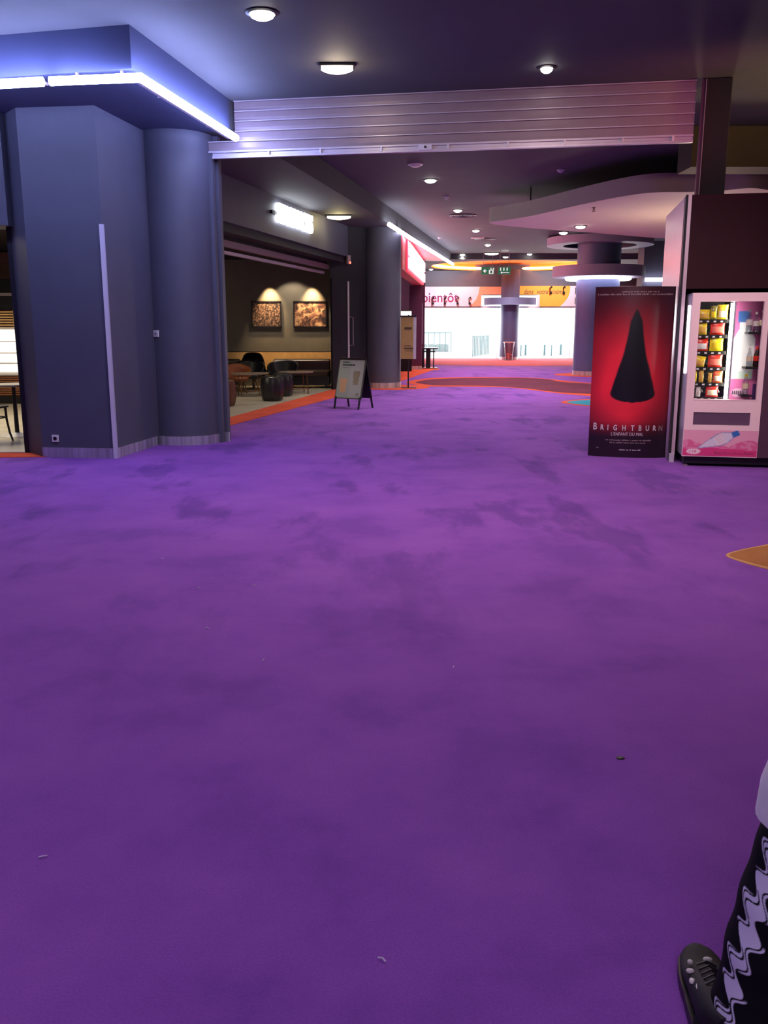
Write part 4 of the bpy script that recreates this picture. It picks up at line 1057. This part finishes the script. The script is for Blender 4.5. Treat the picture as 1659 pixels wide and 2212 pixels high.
MB().box((.09, .012, .46), (.67, .03, .595)).build('flap', M['vm_flap'], vm, bevel=.004)
MB().box((PW, .0, B0), (VW, .05, T0)).build('control_panel', M['vm_dark'], vm, bevel=.004)
kp = MB()
for r_ in range(4):
    for c_ in range(3): kp.box((.98 + c_ * .045, -.006, 1.2 + r_ * .045), (1.01 + c_ * .045, 0, 1.23 + r_ * .045))
kp.build('keypad', M['alu'], vm)
MB().box((.95, -.004, 1.45), (1.14, 0, 1.53)).build('display', M['black_gloss'], vm)
MB().box((.98, -.004, .9), (1.1, 0, 1.0)).build('coin_plate', M['alu'], vm)
for x in (.06, VW - .06):
    for y in (.1, VD - .1): MB().lathe([(.03, 0), (.03, .012), (.015, .016), (.015, B0)], (x, y, 0), 12).build('foot', M['alu'], vm, True)
MB().box((.03, .06, .03), (VW - .03, VD - .03, B0)).build('plinth', M['black'], vm)
MB().box((.03, VD - .06, .5), (VW - .03, VD - .032, T0 - .03)).build('interior_back', M['vm_inside'], vm)
MB().box((.03, .055, .44), (VW - .03, VD - .06, .70)).build('delivery_bin', M['vm_inside'], vm)
DVX = .40
MB().box((DVX + .05, .3, .7), (DVX + .06, VD - .07, 1.8)).build('divider', M['vm_inside'], vm)
MB().tube([(DVX + .012, .075, .74), (DVX + .012, .075, 1.74)], .014, 8).build('light_tube', M['vm_tube'], vm, True)
MB().box((DVX + .03, .05, .72), (DVX + .05, .1, 1.76)).build('tube_holder', M['alu_light'], vm)
# decal at the foot of the door
ND, NE = 80, 36
import mathutils.noise as mn
def decal_col(u, v):
    base = srgb(240, 168, 190)
    hill = .46 + .18 * math.sin(u * 7.5 + 1.2) * (1 if (u < .25 or u > .6) else .25) + .1 * mn.noise(Vector((u * 9, 3.1, 0)))
    if v < hill * (0.95): base = srgb(228, 104, 152) if mn.noise(Vector((u * 14, v * 9, 1))) > -.05 else srgb(236, 140, 176)
    if v < .26 + .05 * math.sin(u * 4): base = srgb(222, 66, 130)
    x, y = u * 2.6, v                       # bottle lying on a slope
    cx, cy, a = 1.15, .58, R(24)
    dx, dy = (x - cx) * math.cos(a) + (y - cy) * math.sin(a), -(x - cx) * math.sin(a) + (y - cy) * math.cos(a)
    L_ = .78
    if -L_ < dx < .62:
        k = (dx + L_) / (.62 + L_); hw = .24 * min(1, k * 1.6) * (1 if k < .8 else 1 - (k - .8) * 2.6)
        if abs(dy) < hw:
            base = srgb(226, 216, 230)
            if hw - abs(dy) < .03: base = srgb(160, 160, 196)
            elif -.05 < dx < .3: base = srgb(240, 198, 204) if int((dx + dy * .3) * 18) % 2 else srgb(232, 224, 232)
    if .6 < dx < .86 and abs(dy) < .11: base = srgb(58, 116, 186)
    e = ((x - .38) / .27) ** 2 + ((v - .17) / .12) ** 2
    if e < 1: base = srgb(250, 214, 224) if e < .8 else srgb(236, 140, 170)
    if .12 < v < .2 and .25 < x < .51 and int(x * 40) % 2 == 0: base = srgb(214, 120, 150)
    return base
b = MB().grid(lambda i, j: (.004 + (PW - .008) * i, -.003, B0 + .01 + .28 * j), ND, NE)
b.col = [decal_col(i / ND, j / NE) for j in range(NE + 1) for i in range(ND + 1)]
dk = b.build('bottle_decal', M['attr'], vm)
MB().box((0, .0, B0), (PW, .05, .41)).build('kick_panel', M['vm_pink'], vm)
b = MB()
for k in range(12): b.box((.33 + k * .034, -.006, B0 + .035), (.355 + k * .034, -.004, B0 + .055 + .008 * (k % 3 == 0)))
b.build('slogan', mat('slogan_ink', srgb(190, 60, 110), .5), dk)
# backlit advert inside the right bay
def advert_col(u, v):
    c = srgb(226, 120, 176)
    c = tuple(a * (1 - .25 * v) for a in c[:3]) + (1,)
    hw = .34 if v < .62 else (.34 - (v - .62) * 1.6 if v < .75 else .16)
    if .22 < v < .80 and abs(u - .42) < hw: c = srgb(236, 240, 238)
    if .80 <= v < .91 and abs(u - .36) < .17: c = srgb(70, 112, 176)
    if .22 < v < .3 and abs(u - .42) < hw: c = srgb(206, 226, 214)
    e = ((u - .40) / .26) ** 2 + ((v - .075) / .045) ** 2
    if e < 1: c = srgb(244, 200, 226)
    if e < 1 and abs(v - .075) < .018 and int(u * 34) % 2 == 0: c = srgb(70, 50, 70)
    if u > .78 and v < .17: c = srgb(84, 54, 112)
    if abs(u - .62) < .02 and .55 < v < .57: c = srgb(60, 60, 66)
    return c
AX0, AX1 = DVX + .06, .80
b = MB().grid(lambda i, j: (AX0 + (AX1 - AX0) * i, .30, .71 + 1.05 * j), 50, 80)
b.col = [advert_col(i / 50, j / 80) for j in range(81) for i in range(51)]
b.build('advert_panel', M['attr'], vm)
for k, z in enumerate((1.42, 1.055)):
    MB().box((AX0 + .14, .1, z), (AX1 - .01, .295, z + .02)).build('bottle_shelf', M['tray'], vm)
MB().box((AX0 + .12, .12, .76), (AX0 + .24, .295, .775)).build('bottle_shelf', M['tray'], vm)
# trays with coils
TZ = [.745, .9, 1.065, 1.235, 1.405, 1.565]
TX0, TX1 = .04, DVX - .01
for z in TZ:
    tr = MB().box((TX0, .1, z - .02), (TX1, .7, z)).box((TX0, .095, z - .03), (TX1, .1, z + .008)).build('tray', M['tray'], vm)
    pb_ = MB()
    for k in range(4): pb_.box((TX0 + .06 + k * .07, .092, z - .022), (TX0 + .085 + k * .07, .0945, z - .006))
    pb_.build('price_tag', M['white'], tr)
    for cxk in (TX0 + .09, TX0 + .26):
        pts = [(cxk + .05 * math.cos(2 * PI * k / 12), .105 + .5 * k / 60, z + .058 + .05 * math.sin(2 * PI * k / 12)) for k in range(61)]
        MB().tube(pts, .003, 5).build('coil', M['coil'], tr)
def V(x, y, z): 
    return (VO[0] + x * math.cos(KR) - y * math.sin(KR), VO[1] + x * math.sin(KR) + y * math.cos(KR), z)
def bag(x, z, w, h, m, label, m2=None, tilt=0, dep=.022, y=.125):
    t = thing('snack_bag', label, 'snack', V(x, y, z), KR + 0, 'snacks in the vending machine'); t.rotation_euler[1] = tilt
    nx, nz = 10, 12
    def front(sgn):
        def f(i, j):
            e = (math.sin(PI * i) ** .5) * (math.sin(PI * min(max((j - .06) / .88, 0), 1)) ** .5)
            return ((i - .5) * w * (1 - .06 * math.sin(PI * j)), -sgn * dep * e + .002 * math.sin(i * 60) * (j < .08 or j > .92), j * h)
        return f
    MB().grid(front(1), nx, nz).grid(front(-1), nx, nz).build('wrapper', M['crisp'][m], t, True, weld=True)
    if m2: MB().grid(lambda i, j: ((i - .5) * w * .72, -dep * 1.03 * (math.sin(PI * (.14 + .72 * i)) ** .5) * math.sin(PI * (.2 + .5 * j)) ** .5 - .0015, h * (.18 + .42 * j)), 8, 6).build('printed_patch', M['crisp'][m2], t, True)
    return t
bag(TX0 + .10, TZ[5], .13, .11, 'yellow', 'low yellow snack bag in the top tray, window side', 'gold')
bag(TX0 + .2, TZ[5], .07, .15, 'olive', 'olive green snack pack in the middle of the top tray', 'yellow')
bag(TX0 + .29, TZ[5], .11, .16, 'yellow', 'yellow green snack bag in the top tray beside the light tube', 'cream')
bag(TX0 + .09, TZ[4], .11, .14, 'yellow', 'yellow snack bag in the second tray, left of a red bag', 'gold')
bag(TX0 + .25, TZ[4], .15, .155, 'red', 'red crisp bag with pale print in the second tray', 'salmon')
bag(TX0 + .10, TZ[3], .135, .145, 'red', 'red and white snack bag in the third tray, left of the bright yellow bag', 'white')
bag(TX0 + .25, TZ[3], .14, .155, 'bright', 'bright lemon yellow snack bag in the third tray', 'yellow')
bag(TX0 + .08, TZ[2], .12, .125, 'yellow', 'tilted yellow snack bag in the fourth tray', 'gold', tilt=R(10))
bag(TX0 + .25, TZ[2], .15, .155, 'red', 'red crisp bag with pale print in the fourth tray', 'salmon')
def barsnack(x, z, m, label, h=.125, w=.05):
    t = thing('snack_bar', label, 'snack', V(x, .125, z), KR, 'snacks in the vending machine')
    MB().lathe([(.004, 0), (w * .45, .012), (w * .5, h * .5), (w * .45, h - .014), (.005, h)], seg=14, sy=.45).build('wrapper', M['crisp'][m], t, True)
    MB().box((-w * .5, -.003, -.0), (w * .5, .003, .01)).box((-w * .5, -.003, h - .008), (w * .5, .003, h + .004)).build('crimped_ends', M['crisp'][m], t)
barsnack(TX0 + .05, TZ[1], 'yellow', 'gold yellow snack bar at the left end of the fifth tray')
barsnack(TX0 + .12, TZ[1], 'gold', 'gold snack bar second from the left in the fifth tray', .13)
barsnack(TX0 + .21, TZ[1], 'gold', 'short gold snack bar by the empty coil in the fifth tray', .105, .042)
bag(TX0 + .29, TZ[1], .10, .13, 'orange', 'orange red snack pack at the right end of the fifth tray', 'cream')
barsnack(TX0 + .10, TZ[0], 'white', 'white snack bar in the lowest tray', .11, .05)
bag(TX0 + .24, TZ[0], .13, .14, 'red', 'dark red snack pack in the lowest tray', 'cream')
def bottle(x, z, label, m='bottle_clear', cap='white', h=.2, r=.03, band=None, y=.2):
    t = thing('drink_bottle', label, 'bottle', V(x, y, z), KR, 'bottles in the vending machine')
    MB().lathe([(r * .8, 0), (r, .01), (r, h * .32), (r * .93, h * .4), (r, h * .48), (r * .95, h * .6), (r * .4, h * .86), (r * .36, h * .9), (0, h * .9)], seg=18).build('body', M[m], t, True)
    MB().lathe([(r * .45, h * .88), (r * .45, h), (0, h)], seg=14).build('cap', M['crisp'][cap] if cap in M['crisp'] else M['white'], t, True)
    MB().lathe([(r * 1.02, h * .3), (r * 1.02, h * .55)], seg=18).build('sleeve', M['crisp'][band or 'white'], t, True)
bottle(AX0 + .16, 1.44, 'clear water bottle on the upper bottle shelf, beside the blue cap picture', h=.24, r=.033)
bottle(AX0 + .228, 1.44, 'clear bottle in the middle of the upper bottle shelf', h=.21, band='white')
bottle(AX0 + .292, 1.44, 'clear bottle at the right end of the upper bottle shelf', h=.23, band='cream')
bottle(AX0 + .19, 1.075, 'clear bottle on the middle shelf beside the dark cola', h=.2, band='cream')
bottle(AX0 + .265, 1.075, 'dark cola bottle with a red cap on the middle shelf', 'cola', 'red', h=.21, r=.036, band='red')
bottle(AX0 + .175, .775, 'lemon coloured drink bottle at the bottom of the drinks bay', 'bottle_clear', 'yellow', h=.22, r=.034, band='cream')
# glowing strip on the machine side paints in a tube's reflection
MB().box((-.014, .16, 1.0), (-.002, .22, 1.72)).build('side_reflection', mat_em('tube_reflection_glow', (1, .93, .97), 4), vm)

# ------------------------------------------------------------------ film poster stand
PA, PB = Vector((2.42, 10.36)), Vector((3.283, 10.19)); pd = (PB - PA); PWd = pd.length; pang = math.atan2(pd.y, pd.x)
PHt = 1.94
t = thing('poster_stand', 'tall curved red and black film display reading BRIGHTBURN', 'poster stand', ((PA.x + PB.x) / 2, (PA.y + PB.y) / 2, 0), pang)
bul = lambda u: -.09 * (1 - (2 * u - 1) ** 2)            # u 0..1 across
def stand_in(u, v):
    # plain dark bell-shaped mass
    if not .33 < v < .87: return 0
    k = (.87 - v) / .54
    hw = .07 * min(1, k / .12) ** .5 + .27 * k ** 1.5
    if k > .88: hw *= max(0, 1 - ((k - .88) / .12) ** 2) ** .5
    hw += .012 * mn.noise(Vector((v * 14, 2.2, 0)))
    return max(0, min(1, (hw - abs(u - .53)) / .02))
def poster_c(u, v):
    red, dk = srgb(240, 44, 62), srgb(34, 20, 30)
    g = math.exp(-((u - .42) / .46) ** 2 - ((v - .5) / .27) ** 2) * 1.25
    g2 = math.exp(-((u - .45) / .36) ** 2 - ((v - .32) / .13) ** 2) * .6
    g = min(1, g + g2); g *= .88 + .24 * mn.noise(Vector((u * 4, v * 7, .5)))
    if v < .22: g *= max(0, (v - .12) / .10)
    g = max(0, min(1, g))
    c = [d + (r_ - d) * g for r_, d in zip(red[:3], dk[:3])]
    s_ = stand_in(u, v)
    c = [x + (d - x) * s_ for x, d in zip(c, srgb(20, 19, 26)[:3])]
    return (*c, 1)
NU, NV = 110, 230
b = MB().grid(lambda i, j: ((i - .5) * PWd, bul(i), j * PHt), NU, NV)
b.col = [poster_c(i / NU, j / NV) for j in range(NV + 1) for i in range(NU + 1)]
pf = b.build('printed_front', mat_attr('poster_print', .28, emit=.0), t, True)
b = MB().grid(lambda i, j: ((i - .5) * PWd, -bul(i) + .004, j * PHt), 20, 4); b.build('rear_shell', M['black'], t, True)
def on_poster(zc, xc=0.0):
    def f(x, y, z):
        X = xc + x; u = X / PWd + .5
        return (X, bul(max(0, min(1, u))) - .004, zc + y)
    return f
def ptext(s_, size, z, m, sx=1.0, name='lettering', spacing=1.0, xc=-.01, off=0.0):
    text_mb(s_, size, 'CENTER', 0, off, 0, sx, spacing).xf(on_poster(z, xc)).build(name, M[m], pf)
tb = MB(); tb2 = MB()
for ch, uu in zip('BRIGHTBURN', (.075, .165, .24, .333, .445, .555, .65, .745, .835, .915)):
    big = uu < .1
    q = text_mb(ch, .112 if big else .088, 'CENTER', 0, .0015, 0, .72).xf(on_poster(.350 if big else .343, (uu - .5) * PWd))
    (tb2 if ch == 'N' else tb).add(q.v, q.f)
tb.build('title', M['poster_ink'], pf); tb2.build('title_end', M['poster_ink_dim'], pf)
ptext("L'ENFANT DU MAL", .052, .272, 'poster_ink', .8, 'subtitle', 1.05)
def fine(z, n, w, m, hgt, xc=0.0):
    b = MB(); u = -w / 2
    random.seed(int(z * 1000))
    while u < w / 2:
        l = random.uniform(.008, .016); X0, X1 = xc + u, xc + u + l
        f = lambda X: bul(X / PWd + .5) - .004
        hh = hgt * random.choice((.8, 1, 1, 1.2))
        b.add([(X0, f(X0), z), (X1, f(X1), z), (X1, f(X1), z + hh), (X0, f(X0), z + hh)], [(0, 1, 2, 3)]); u += l + random.choice((.004, .004, .004, .014))
    b.build('small_print', M[m], pf)
fine(.195, 0, .5, 'poster_ink_dim', .013); fine(.165, 0, .4, 'poster_ink_dim', .013); fine(.085, 0, .24, 'poster_ink', .009, .03); fine(.1, 0, .04, 'poster_ink_dim', .01, -.33)
fine(1.845, 0, .82, 'poster_ink_dim', .015); fine(1.875, 0, .4, 'poster_ink_dim', .011, .05)

# ------------------------------------------------------------------ scraps on the carpet
for q, lab in (((430, 1271), 'tiny white scrap on the carpet left of the middle'), ((548, 1266), 'pale curled scrap lying on the carpet near the middle'), ((570, 1427), 'thin white thread on the carpet below the curled scrap'), ((447, 1358), 'tiny white thread on the carpet in the left half'), ((93, 1853), 'white scrap on the carpet near the bottom left corner'), ((826, 2074), 'white thread on the carpet at the bottom centre'), ((980, 1442), 'pale scrap on the carpet right of the centre'), ((352, 1207), 'tiny white speck on the carpet furthest towards the pillar')):
    p = fl(*q); a = random.uniform(0, PI); l = .012
    b = MB().tube([(-l * math.cos(a), -l * math.sin(a), .003), (0, 0, .006), (l * math.cos(a + .4), l * math.sin(a + .4), .003)], .0022, 5)
    o = b.build('paper_scrap', M['paper'], None); o.location = (p[0], p[1], 0); tag(o, lab, 'scrap', 'scraps on the carpet')
p = fl(1340, 1638); o = MB().lathe([(0, .001), (.016, .001), (.012, .004), (0, .005)], seg=9, sx=1.0, sy=.8).build('carpet_crumb', M['black']); o.location = (p[0], p[1], 0); tag(o, 'small dark crumb on the carpet towards the walking person', 'crumb')

# ------------------------------------------------------------------ PERSON (mostly outside the frame, right)
def skin_mesh(name, verts, edges, radii, m, root=0, sub=2):
    me = bpy.data.meshes.new(name); me.from_pydata(verts, edges, [])
    o = bpy.data.objects.new(name, me); C.objects.link(o)
    sk = o.modifiers.new('skin', 'SKIN'); sk.use_smooth_shade = True
    for i, r_ in enumerate(radii):
        d = me.skin_vertices[0].data[i]; d.radius = (r_, r_) if not isinstance(r_, tuple) else r_
    me.skin_vertices[0].data[root].use_root = True
    ss = o.modifiers.new('sub', 'SUBSURF'); ss.levels = sub; ss.render_levels = sub
    dg = bpy.context.evaluated_depsgraph_get(); dg.update()
    m2 = bpy.data.meshes.new_from_object(o.evaluated_get(dg)); bpy.data.objects.remove(o)
    m2.name = name; m2.materials.clear(); m2.materials.append(m)
    for p_ in m2.polygons: p_.use_smooth = True
    o = bpy.data.objects.new(name, m2); C.objects.link(o); return o
PX, PY = 1.04, 1.60
LA = (.762, 1.595, .09); LK = (.885, 1.65, .49); LH = (.965, 1.60, .90)
RA_ = (1.16, 2.02, .09); RK = (1.15, 1.86, .50); RH = (1.125, 1.62, .90)
V_, E_, R_ = [], [], []
def pt(p, r, par=None):
    V_.append(p); R_.append(r)
    if par is not None: E_.append((par, len(V_) - 1))
    return len(V_) - 1
pel = pt((PX, PY, .95), (.14, .11)); sp1 = pt((PX, PY + .01, 1.12), (.13, .10), pel); sp2 = pt((PX, PY + .02, 1.32), (.15, .11), sp1); nk = pt((PX, PY + .02, 1.47), .055, sp2)
hd0 = pt((PX, PY + .04, 1.54), .07, nk); hd1 = pt((PX, PY + .055, 1.62), .088, hd0); hd2 = pt((PX, PY + .045, 1.70), .075, hd1)
nose = pt((PX, PY + .16, 1.60), .013, hd1)
for s_ in (-1, 1): pt((PX + s_ * .095, PY + .04, 1.60), .016, hd1)
for (H_, K_, A_2, toe) in ((LH, LK, (.735, 1.60, .085), (.735, 1.72, .045)), (RH, RK, (1.145, 2.02, .085), (1.165, 2.14, .045))):
    h_ = pt(H_, .085, pel); k_ = pt(K_, .055, h_); cf = pt(tuple((a * .7 + b_ * .3) for a, b_ in zip(K_, A_2)), .054, k_); a_2 = pt(A_2, .032, cf); pt(toe, .02, a_2)
for s_, el, wr in ((-1, (PX - .235, PY - .02, 1.12), (PX - .215, PY + .06, .88)), (1, (PX + .24, PY - .04, 1.12), (PX + .23, PY - .02, .88))):
    sh_ = pt((PX + s_ * .17, PY + .015, 1.38), .06, sp2); e_ = pt(el, .042, sh_); w2 = pt(wr, .028, e_)
    pm_ = pt((wr[0], wr[1] + .02, wr[2] - .07), (.038, .018), w2)
    for k in range(4):
        dy = -.03 + .02 * k; ln = (.065, .078, .082, .072)[k]
        b0 = pt((wr[0], wr[1] + .02 + dy, wr[2] - .11), .0095, pm_); b1 = pt((wr[0] - s_ * .006, wr[1] + .02 + dy, wr[2] - .11 - ln * .5), .009, b0); pt((wr[0] - s_ * .02, wr[1] + .02 + dy, wr[2] - .11 - ln), .0075, b1)
    th0 = pt((wr[0] - s_ * .012, wr[1] + .065, wr[2] - .065), .011, pm_); pt((wr[0] - s_ * .018, wr[1] + .085, wr[2] - .11), .009, th0)
person = skin_mesh('person', V_, E_, R_, M['skin'], 0, 2)
tag(person, 'person in black trousers with white flame stripe leaving at the right edge', 'person')
# face details
for s_ in (-1, 1):
    MB().sphere((PX + s_ * .034, PY + .128, 1.625), (.013, .009, .009), 10, 8).build('eye', M['white'], person, True)
    MB().sphere((PX + s_ * .034, PY + .136, 1.625), (.006, .004, .006), 8, 6).build('iris', M['black'], person, True)
MB().sphere((PX, PY + .128, 1.555), (.026, .012, .008), 12, 8).build('lips', M['crisp']['salmon'], person, True)
b = MB(); 
def hairf(i, j):
    a = 2 * PI * i; q = j * R(112); rr = .1
    x, y, z = math.sin(q) * math.cos(a), math.sin(q) * math.sin(a), math.cos(q)
    lim = 1 if y < .2 else max(.45, 1 - (y - .2) * .9)
    q2 = q * lim; x, y, z = math.sin(q2) * math.cos(a), math.sin(q2) * math.sin(a), math.cos(q2)
    return (PX + x * .102, PY + .045 + y * .115, 1.635 + z * .125)
MB().grid(hairf, 28, 12).build('hair', M['hair'], person, True)
# trousers: two lofted legs and the seat, printed flame stripe on the outer side of the left leg
def ring(c, rx, ry, n, tw=0): return [(c[0] + rx * math.cos(2 * PI * k / n + tw), c[1] + ry * math.sin(2 * PI * k / n + tw), c[2]) for k in range(n)]
def lerp(a, b_, t_): return tuple(x + (y - x) * t_ for x, y in zip(a, b_))
b = MB(); cols = []
NS = 280
WHT, BLK = srgb(222, 214, 240), srgb(14, 12, 20)
def mixc(t_): t_ = max(0, min(1, t_)); return tuple(a * t_ + c * (1 - t_) for a, c in zip(WHT, BLK))
def ss(x, w=.0016): return max(0, min(1, x / w + .5))
def leg(H_, K_, A_2, stripe):
    global b, cols
    rings = []; NR = 520 if stripe else 80
    for i in range(NR + 1):
        s_ = i / NR; z = .035 + (H_[2] - .035) * s_
        if z < K_[2]: q = (z - A_2[2]) / (K_[2] - A_2[2]); c = lerp(A_2, K_, q); r_ = .064 + .020 * max(0, q) + .012 * math.sin(PI * max(0, min(1, q * .9 + .05))) + .02 * max(0, (.14 - z) / .1)
        else: q = (z - K_[2]) / (H_[2] - K_[2]); c = lerp(K_, H_, q); r_ = .084 + .022 * q
        r_ += .002 * math.sin(z * 60) + .003 * mn.noise(Vector((z * 12, c[0], 0)))
        rings.append(ring((c[0], c[1], z), r_, r_ * 1.08, NS))
        for k in range(NS):
            th = 2 * PI * k / NS; a = ((th - R(204) + PI) % (2 * PI) - PI) * r_
            w_ = 0
            if stripe and z < .7:
                ph = z * 112 + 2.6 * a / .05
                wob = .010 * math.sin(ph) + .004 * math.sin(z * 47 + 1)
                hw_ = .016 + .009 * math.sin(ph + 1.9) + .003 * math.sin(z * 24)
                if z < .17: hw_ -= .012 * (.17 - z) / .08; 
                e = a - wob
                w_ = ss(hw_ - abs(e))
                line = ss(.0028 - abs(abs(e) - hw_ - .007)) * ss(math.sin(z * 54 + (1.2 if e > 0 else 3)) + .2, .3)
                gap = ss(.0026 - abs(e + hw_ * .4 - .004 * math.sin(ph))) * ss(math.sin(z * 54 + 2), .3)
                w_ = max(w_, line) * (1 - gap)
                if z < .10: w_ *= max(0, (z - .07) / .03)
            cols.append(mixc(w_))
    b.loft(rings, False)
leg(LH, LK, LA, True); leg(RH, RK, RA_, False)
sr = [ring((PX, PY, z), rx, ry, NS) for z, rx, ry in ((.80, .17, .115), (.86, .185, .125), (.93, .18, .125), (1.02, .16, .115))]
b.loft(sr, False); cols += [BLK] * (NS * 4)
b.col = cols
b.build('trousers', M['cloth'], person, True)
# jacket: torso with long hem, two sleeves, collar
b = MB(); 
rings = [ring((PX - (.055 if z < .7 else .02), PY, z), rx, ry, 40) for z, rx, ry in ((.50, .20, .135), (.53, .232, .15), (.60, .226, .152), (.66, .206, .15), (.72, .215, .15), (.95, .195, .14), (1.12, .175, .13), (1.3, .19, .135), (1.4, .16, .12), (1.46, .085, .08), (1.5, .07, .07))]
b.loft(rings, False)
for s_, el, wr in ((-1, (PX - .235, PY - .02, 1.12), (PX - .215, PY + .06, .88)), (1, (PX + .24, PY - .04, 1.12), (PX + .23, PY - .02, .88))):
    b.tube([(PX + s_ * .12, PY + .015, 1.41), (PX + s_ * .18, PY + .015, 1.37), lerp((PX + s_ * .18, PY + .015, 1.37), el, .5), el, lerp(el, wr, .6), lerp(el, wr, .95)], [.045, .085, .068, .06, .055, .045], 20)
jk = b.build('jacket', M['jacket'], person, True)
# shoes
def shoe(heel, toe, label=None):
    d = Vector((toe[0] - heel[0], toe[1] - heel[1])); L_ = d.length; a = math.atan2(d.y, d.x) - PI / 2
    rings = []; solr = []
    for k in range(15):
        s_ = k / 14; y = L_ * s_
        hw = .036 + .014 * math.sin(PI * min(1, s_ * .9 + .12)) ** 1 + .006 * (s_ > .5) * math.sin(PI * (s_ - .5) * 2)
        if k in (0, 14): hw *= .45
        if k in (1, 13): hw *= .82
        top = .105 - .0 * s_ if s_ < .3 else .105 - .055 * min(1, (s_ - .3) / .45)
        if k == 14: top *= .8
        n_ = 16; rr = []
        for j in range(n_):
            th = 2 * PI * j / n_; zz = math.sin(th); rr.append((hw * math.copysign(abs(math.cos(th)) ** .7, math.cos(th)), y, .022 + (top - .022) * (zz * .5 + .5) if zz > -.99 else .022))
        rings.append(rr); solr.append([(x * 1.07, y, z) for x, z in ((-hw, .0), (hw, .0), (hw, .028), (-hw, .028))])
    tr_ = lambda x, y, z: (heel[0] + x * math.cos(a) - y * math.sin(a), heel[1] + x * math.sin(a) + y * math.cos(a), z + .002)
    up = MB().loft(rings).xf(tr_).build('shoe', M['shoe'], person, True)
    MB().loft(solr).xf(tr_).build('sole', M['black'], up)
    for x, y, z, sx, sy in ((-.034, .21, .066, .007, .005), (-.04, .175, .07, .010, .006), (-.043, .135, .076, .007, .009), (.01, .235, .058, .012, .007), (.036, .185, .07, .006, .008), (.04, .155, .074, .005, .012), (-.038, .09, .084, .004, .03)):
        MB().sphere((x, y, z), (sx, sy, .006), 8, 6).xf(tr_).build('reflective_patch', M['reflect'], up)
    lc = MB()
    for k in range(5): lc.tube([(-.022, .10 + .025 * k, .1 - .008 * k), (0, .105 + .025 * k, .112 - .009 * k), (.022, .10 + .025 * k, .1 - .008 * k)], .003, 5)
    lc.xf(tr_).build('laces', M['black'], up)
shoe((.705, 1.555), (.755, 1.865)); shoe((1.13, 1.97), (1.19, 2.27))

# ------------------------------------------------------------------ LIGHT
w = bpy.data.worlds.new('world'); bpy.context.scene.world = w; w.use_nodes = True
nt = w.node_tree; nt.nodes.clear()
bg = nt.nodes.new('ShaderNodeBackground'); bg.inputs['Color'].default_value = (.97, .98, 1, 1); bg.inputs['Strength'].default_value = 2.6
ow = nt.nodes.new('ShaderNodeOutputWorld'); nt.links.new(bg.outputs[0], ow.inputs[0])
# daylight through the glass doors
po = light('AREA', 'door_portal', (6.8, YW + .3, 1.3), 1, (1, 1, 1), target=(6.8, 0, 1.3), size=10.6, size_y=2.5); po.data.cycles.is_portal = True
light('AREA', 'daylight_at_doors', (6.6, YW + .45, 1.6), 500, (1, .96, 1), target=(6, 30, .6), size=10, size_y=2.2)
# added area lights over and behind the photographer, unseen, lighting the near carpet
light('AREA', 'hall_fill', (-2.2, 1.6, 4.1), 45, (.66, .6, 1), target=(-2.2, 2.0, 0), size=2.5)
light('AREA', 'hall_fill', (.3, -1.5, 4.1), 118, (.86, .7, 1), target=(.2, 1.5, 0), size=2.5)
light('AREA', 'hall_fill', (1.0, 6.4, 4.12), 130, (1, .76, .70), target=(1.0, 6.6, 0), size=2.0)
light('SPOT', 'pink_light', (4.7, 8.5, 3.3), 130, (1, .14, .28), target=(2.6, 10.75, 3.85), angle=R(52), blend=1, soft=.3)
light('SPOT', 'pink_light', (2.6, 5.6, 3.9), 330, (1, .80, .82), target=(3.3, 9.8, 1.0), angle=R(48), blend=.9, soft=.2)  # added spot that brightens the film poster and vending machine
light('SPOT', 'amber_lamp', (5.7, 9.4, 3.2), 170, (1, .68, .25), target=(5.0, 10.2, 4.2), angle=R(120), blend=1, soft=.2)
light('SPOT', 'column_fill', (4.6, 36.2, 3.95), 520, (.5, .72, 1), target=(5.74, 41.1, 1.6), angle=R(40), blend=.9, soft=.15)  # added cool spot, no fixture, pulls the far column towards slate
light('POINT', 'red_sign_glow', (1.5, 28.0, 3.5), 5, (1, .12, .2), soft=.2)
light('POINT', 'canopy_glow', (6.0, 17.4, 1.9), 130, (1, .78, .52), soft=.3)  # added point light standing in for bounce under the canopy
light('SPOT', 'recess_fill', (hc[0], hc[1], .3), 900, (1, .85, .7), target=(hc[0], hc[1], 4.2), angle=R(88), blend=.3, soft=.2)  # added spot near the floor that brightens the orange recess
for x in (2.9, 7.9): light('SPOT', 'banner_fill', (x, 39.2, 3.9), 330, (.95, .93, 1), target=(x, 41.8, 2.7), angle=R(120), blend=.8, soft=.15)  # added spots without fixtures, brighten the banner sheets
for x, y in ((1.6, 15), (2.6, 20), (3.6, 25.5), (3.6, 31)): light('SPOT', 'hall_downlight_lamp', (x, y, 4.1), 420, (1, .9, 1), target=(x, y, 0), angle=R(120), blend=.8, soft=.15)

sc = bpy.context.scene
sc.view_settings.view_transform = 'Standard'; sc.view_settings.look = 'None'; sc.view_settings.exposure = 0; sc.view_settings.gamma = 1
sc.cycles.use_denoising = True
sc.cycles.max_bounces = 6; sc.cycles.diffuse_bounces = 3; sc.cycles.glossy_bounces = 3; sc.cycles.transparent_max_bounces = 12
sc.cycles.sample_clamp_indirect = 6; sc.cycles.caustics_reflective = False; sc.cycles.caustics_refractive = False
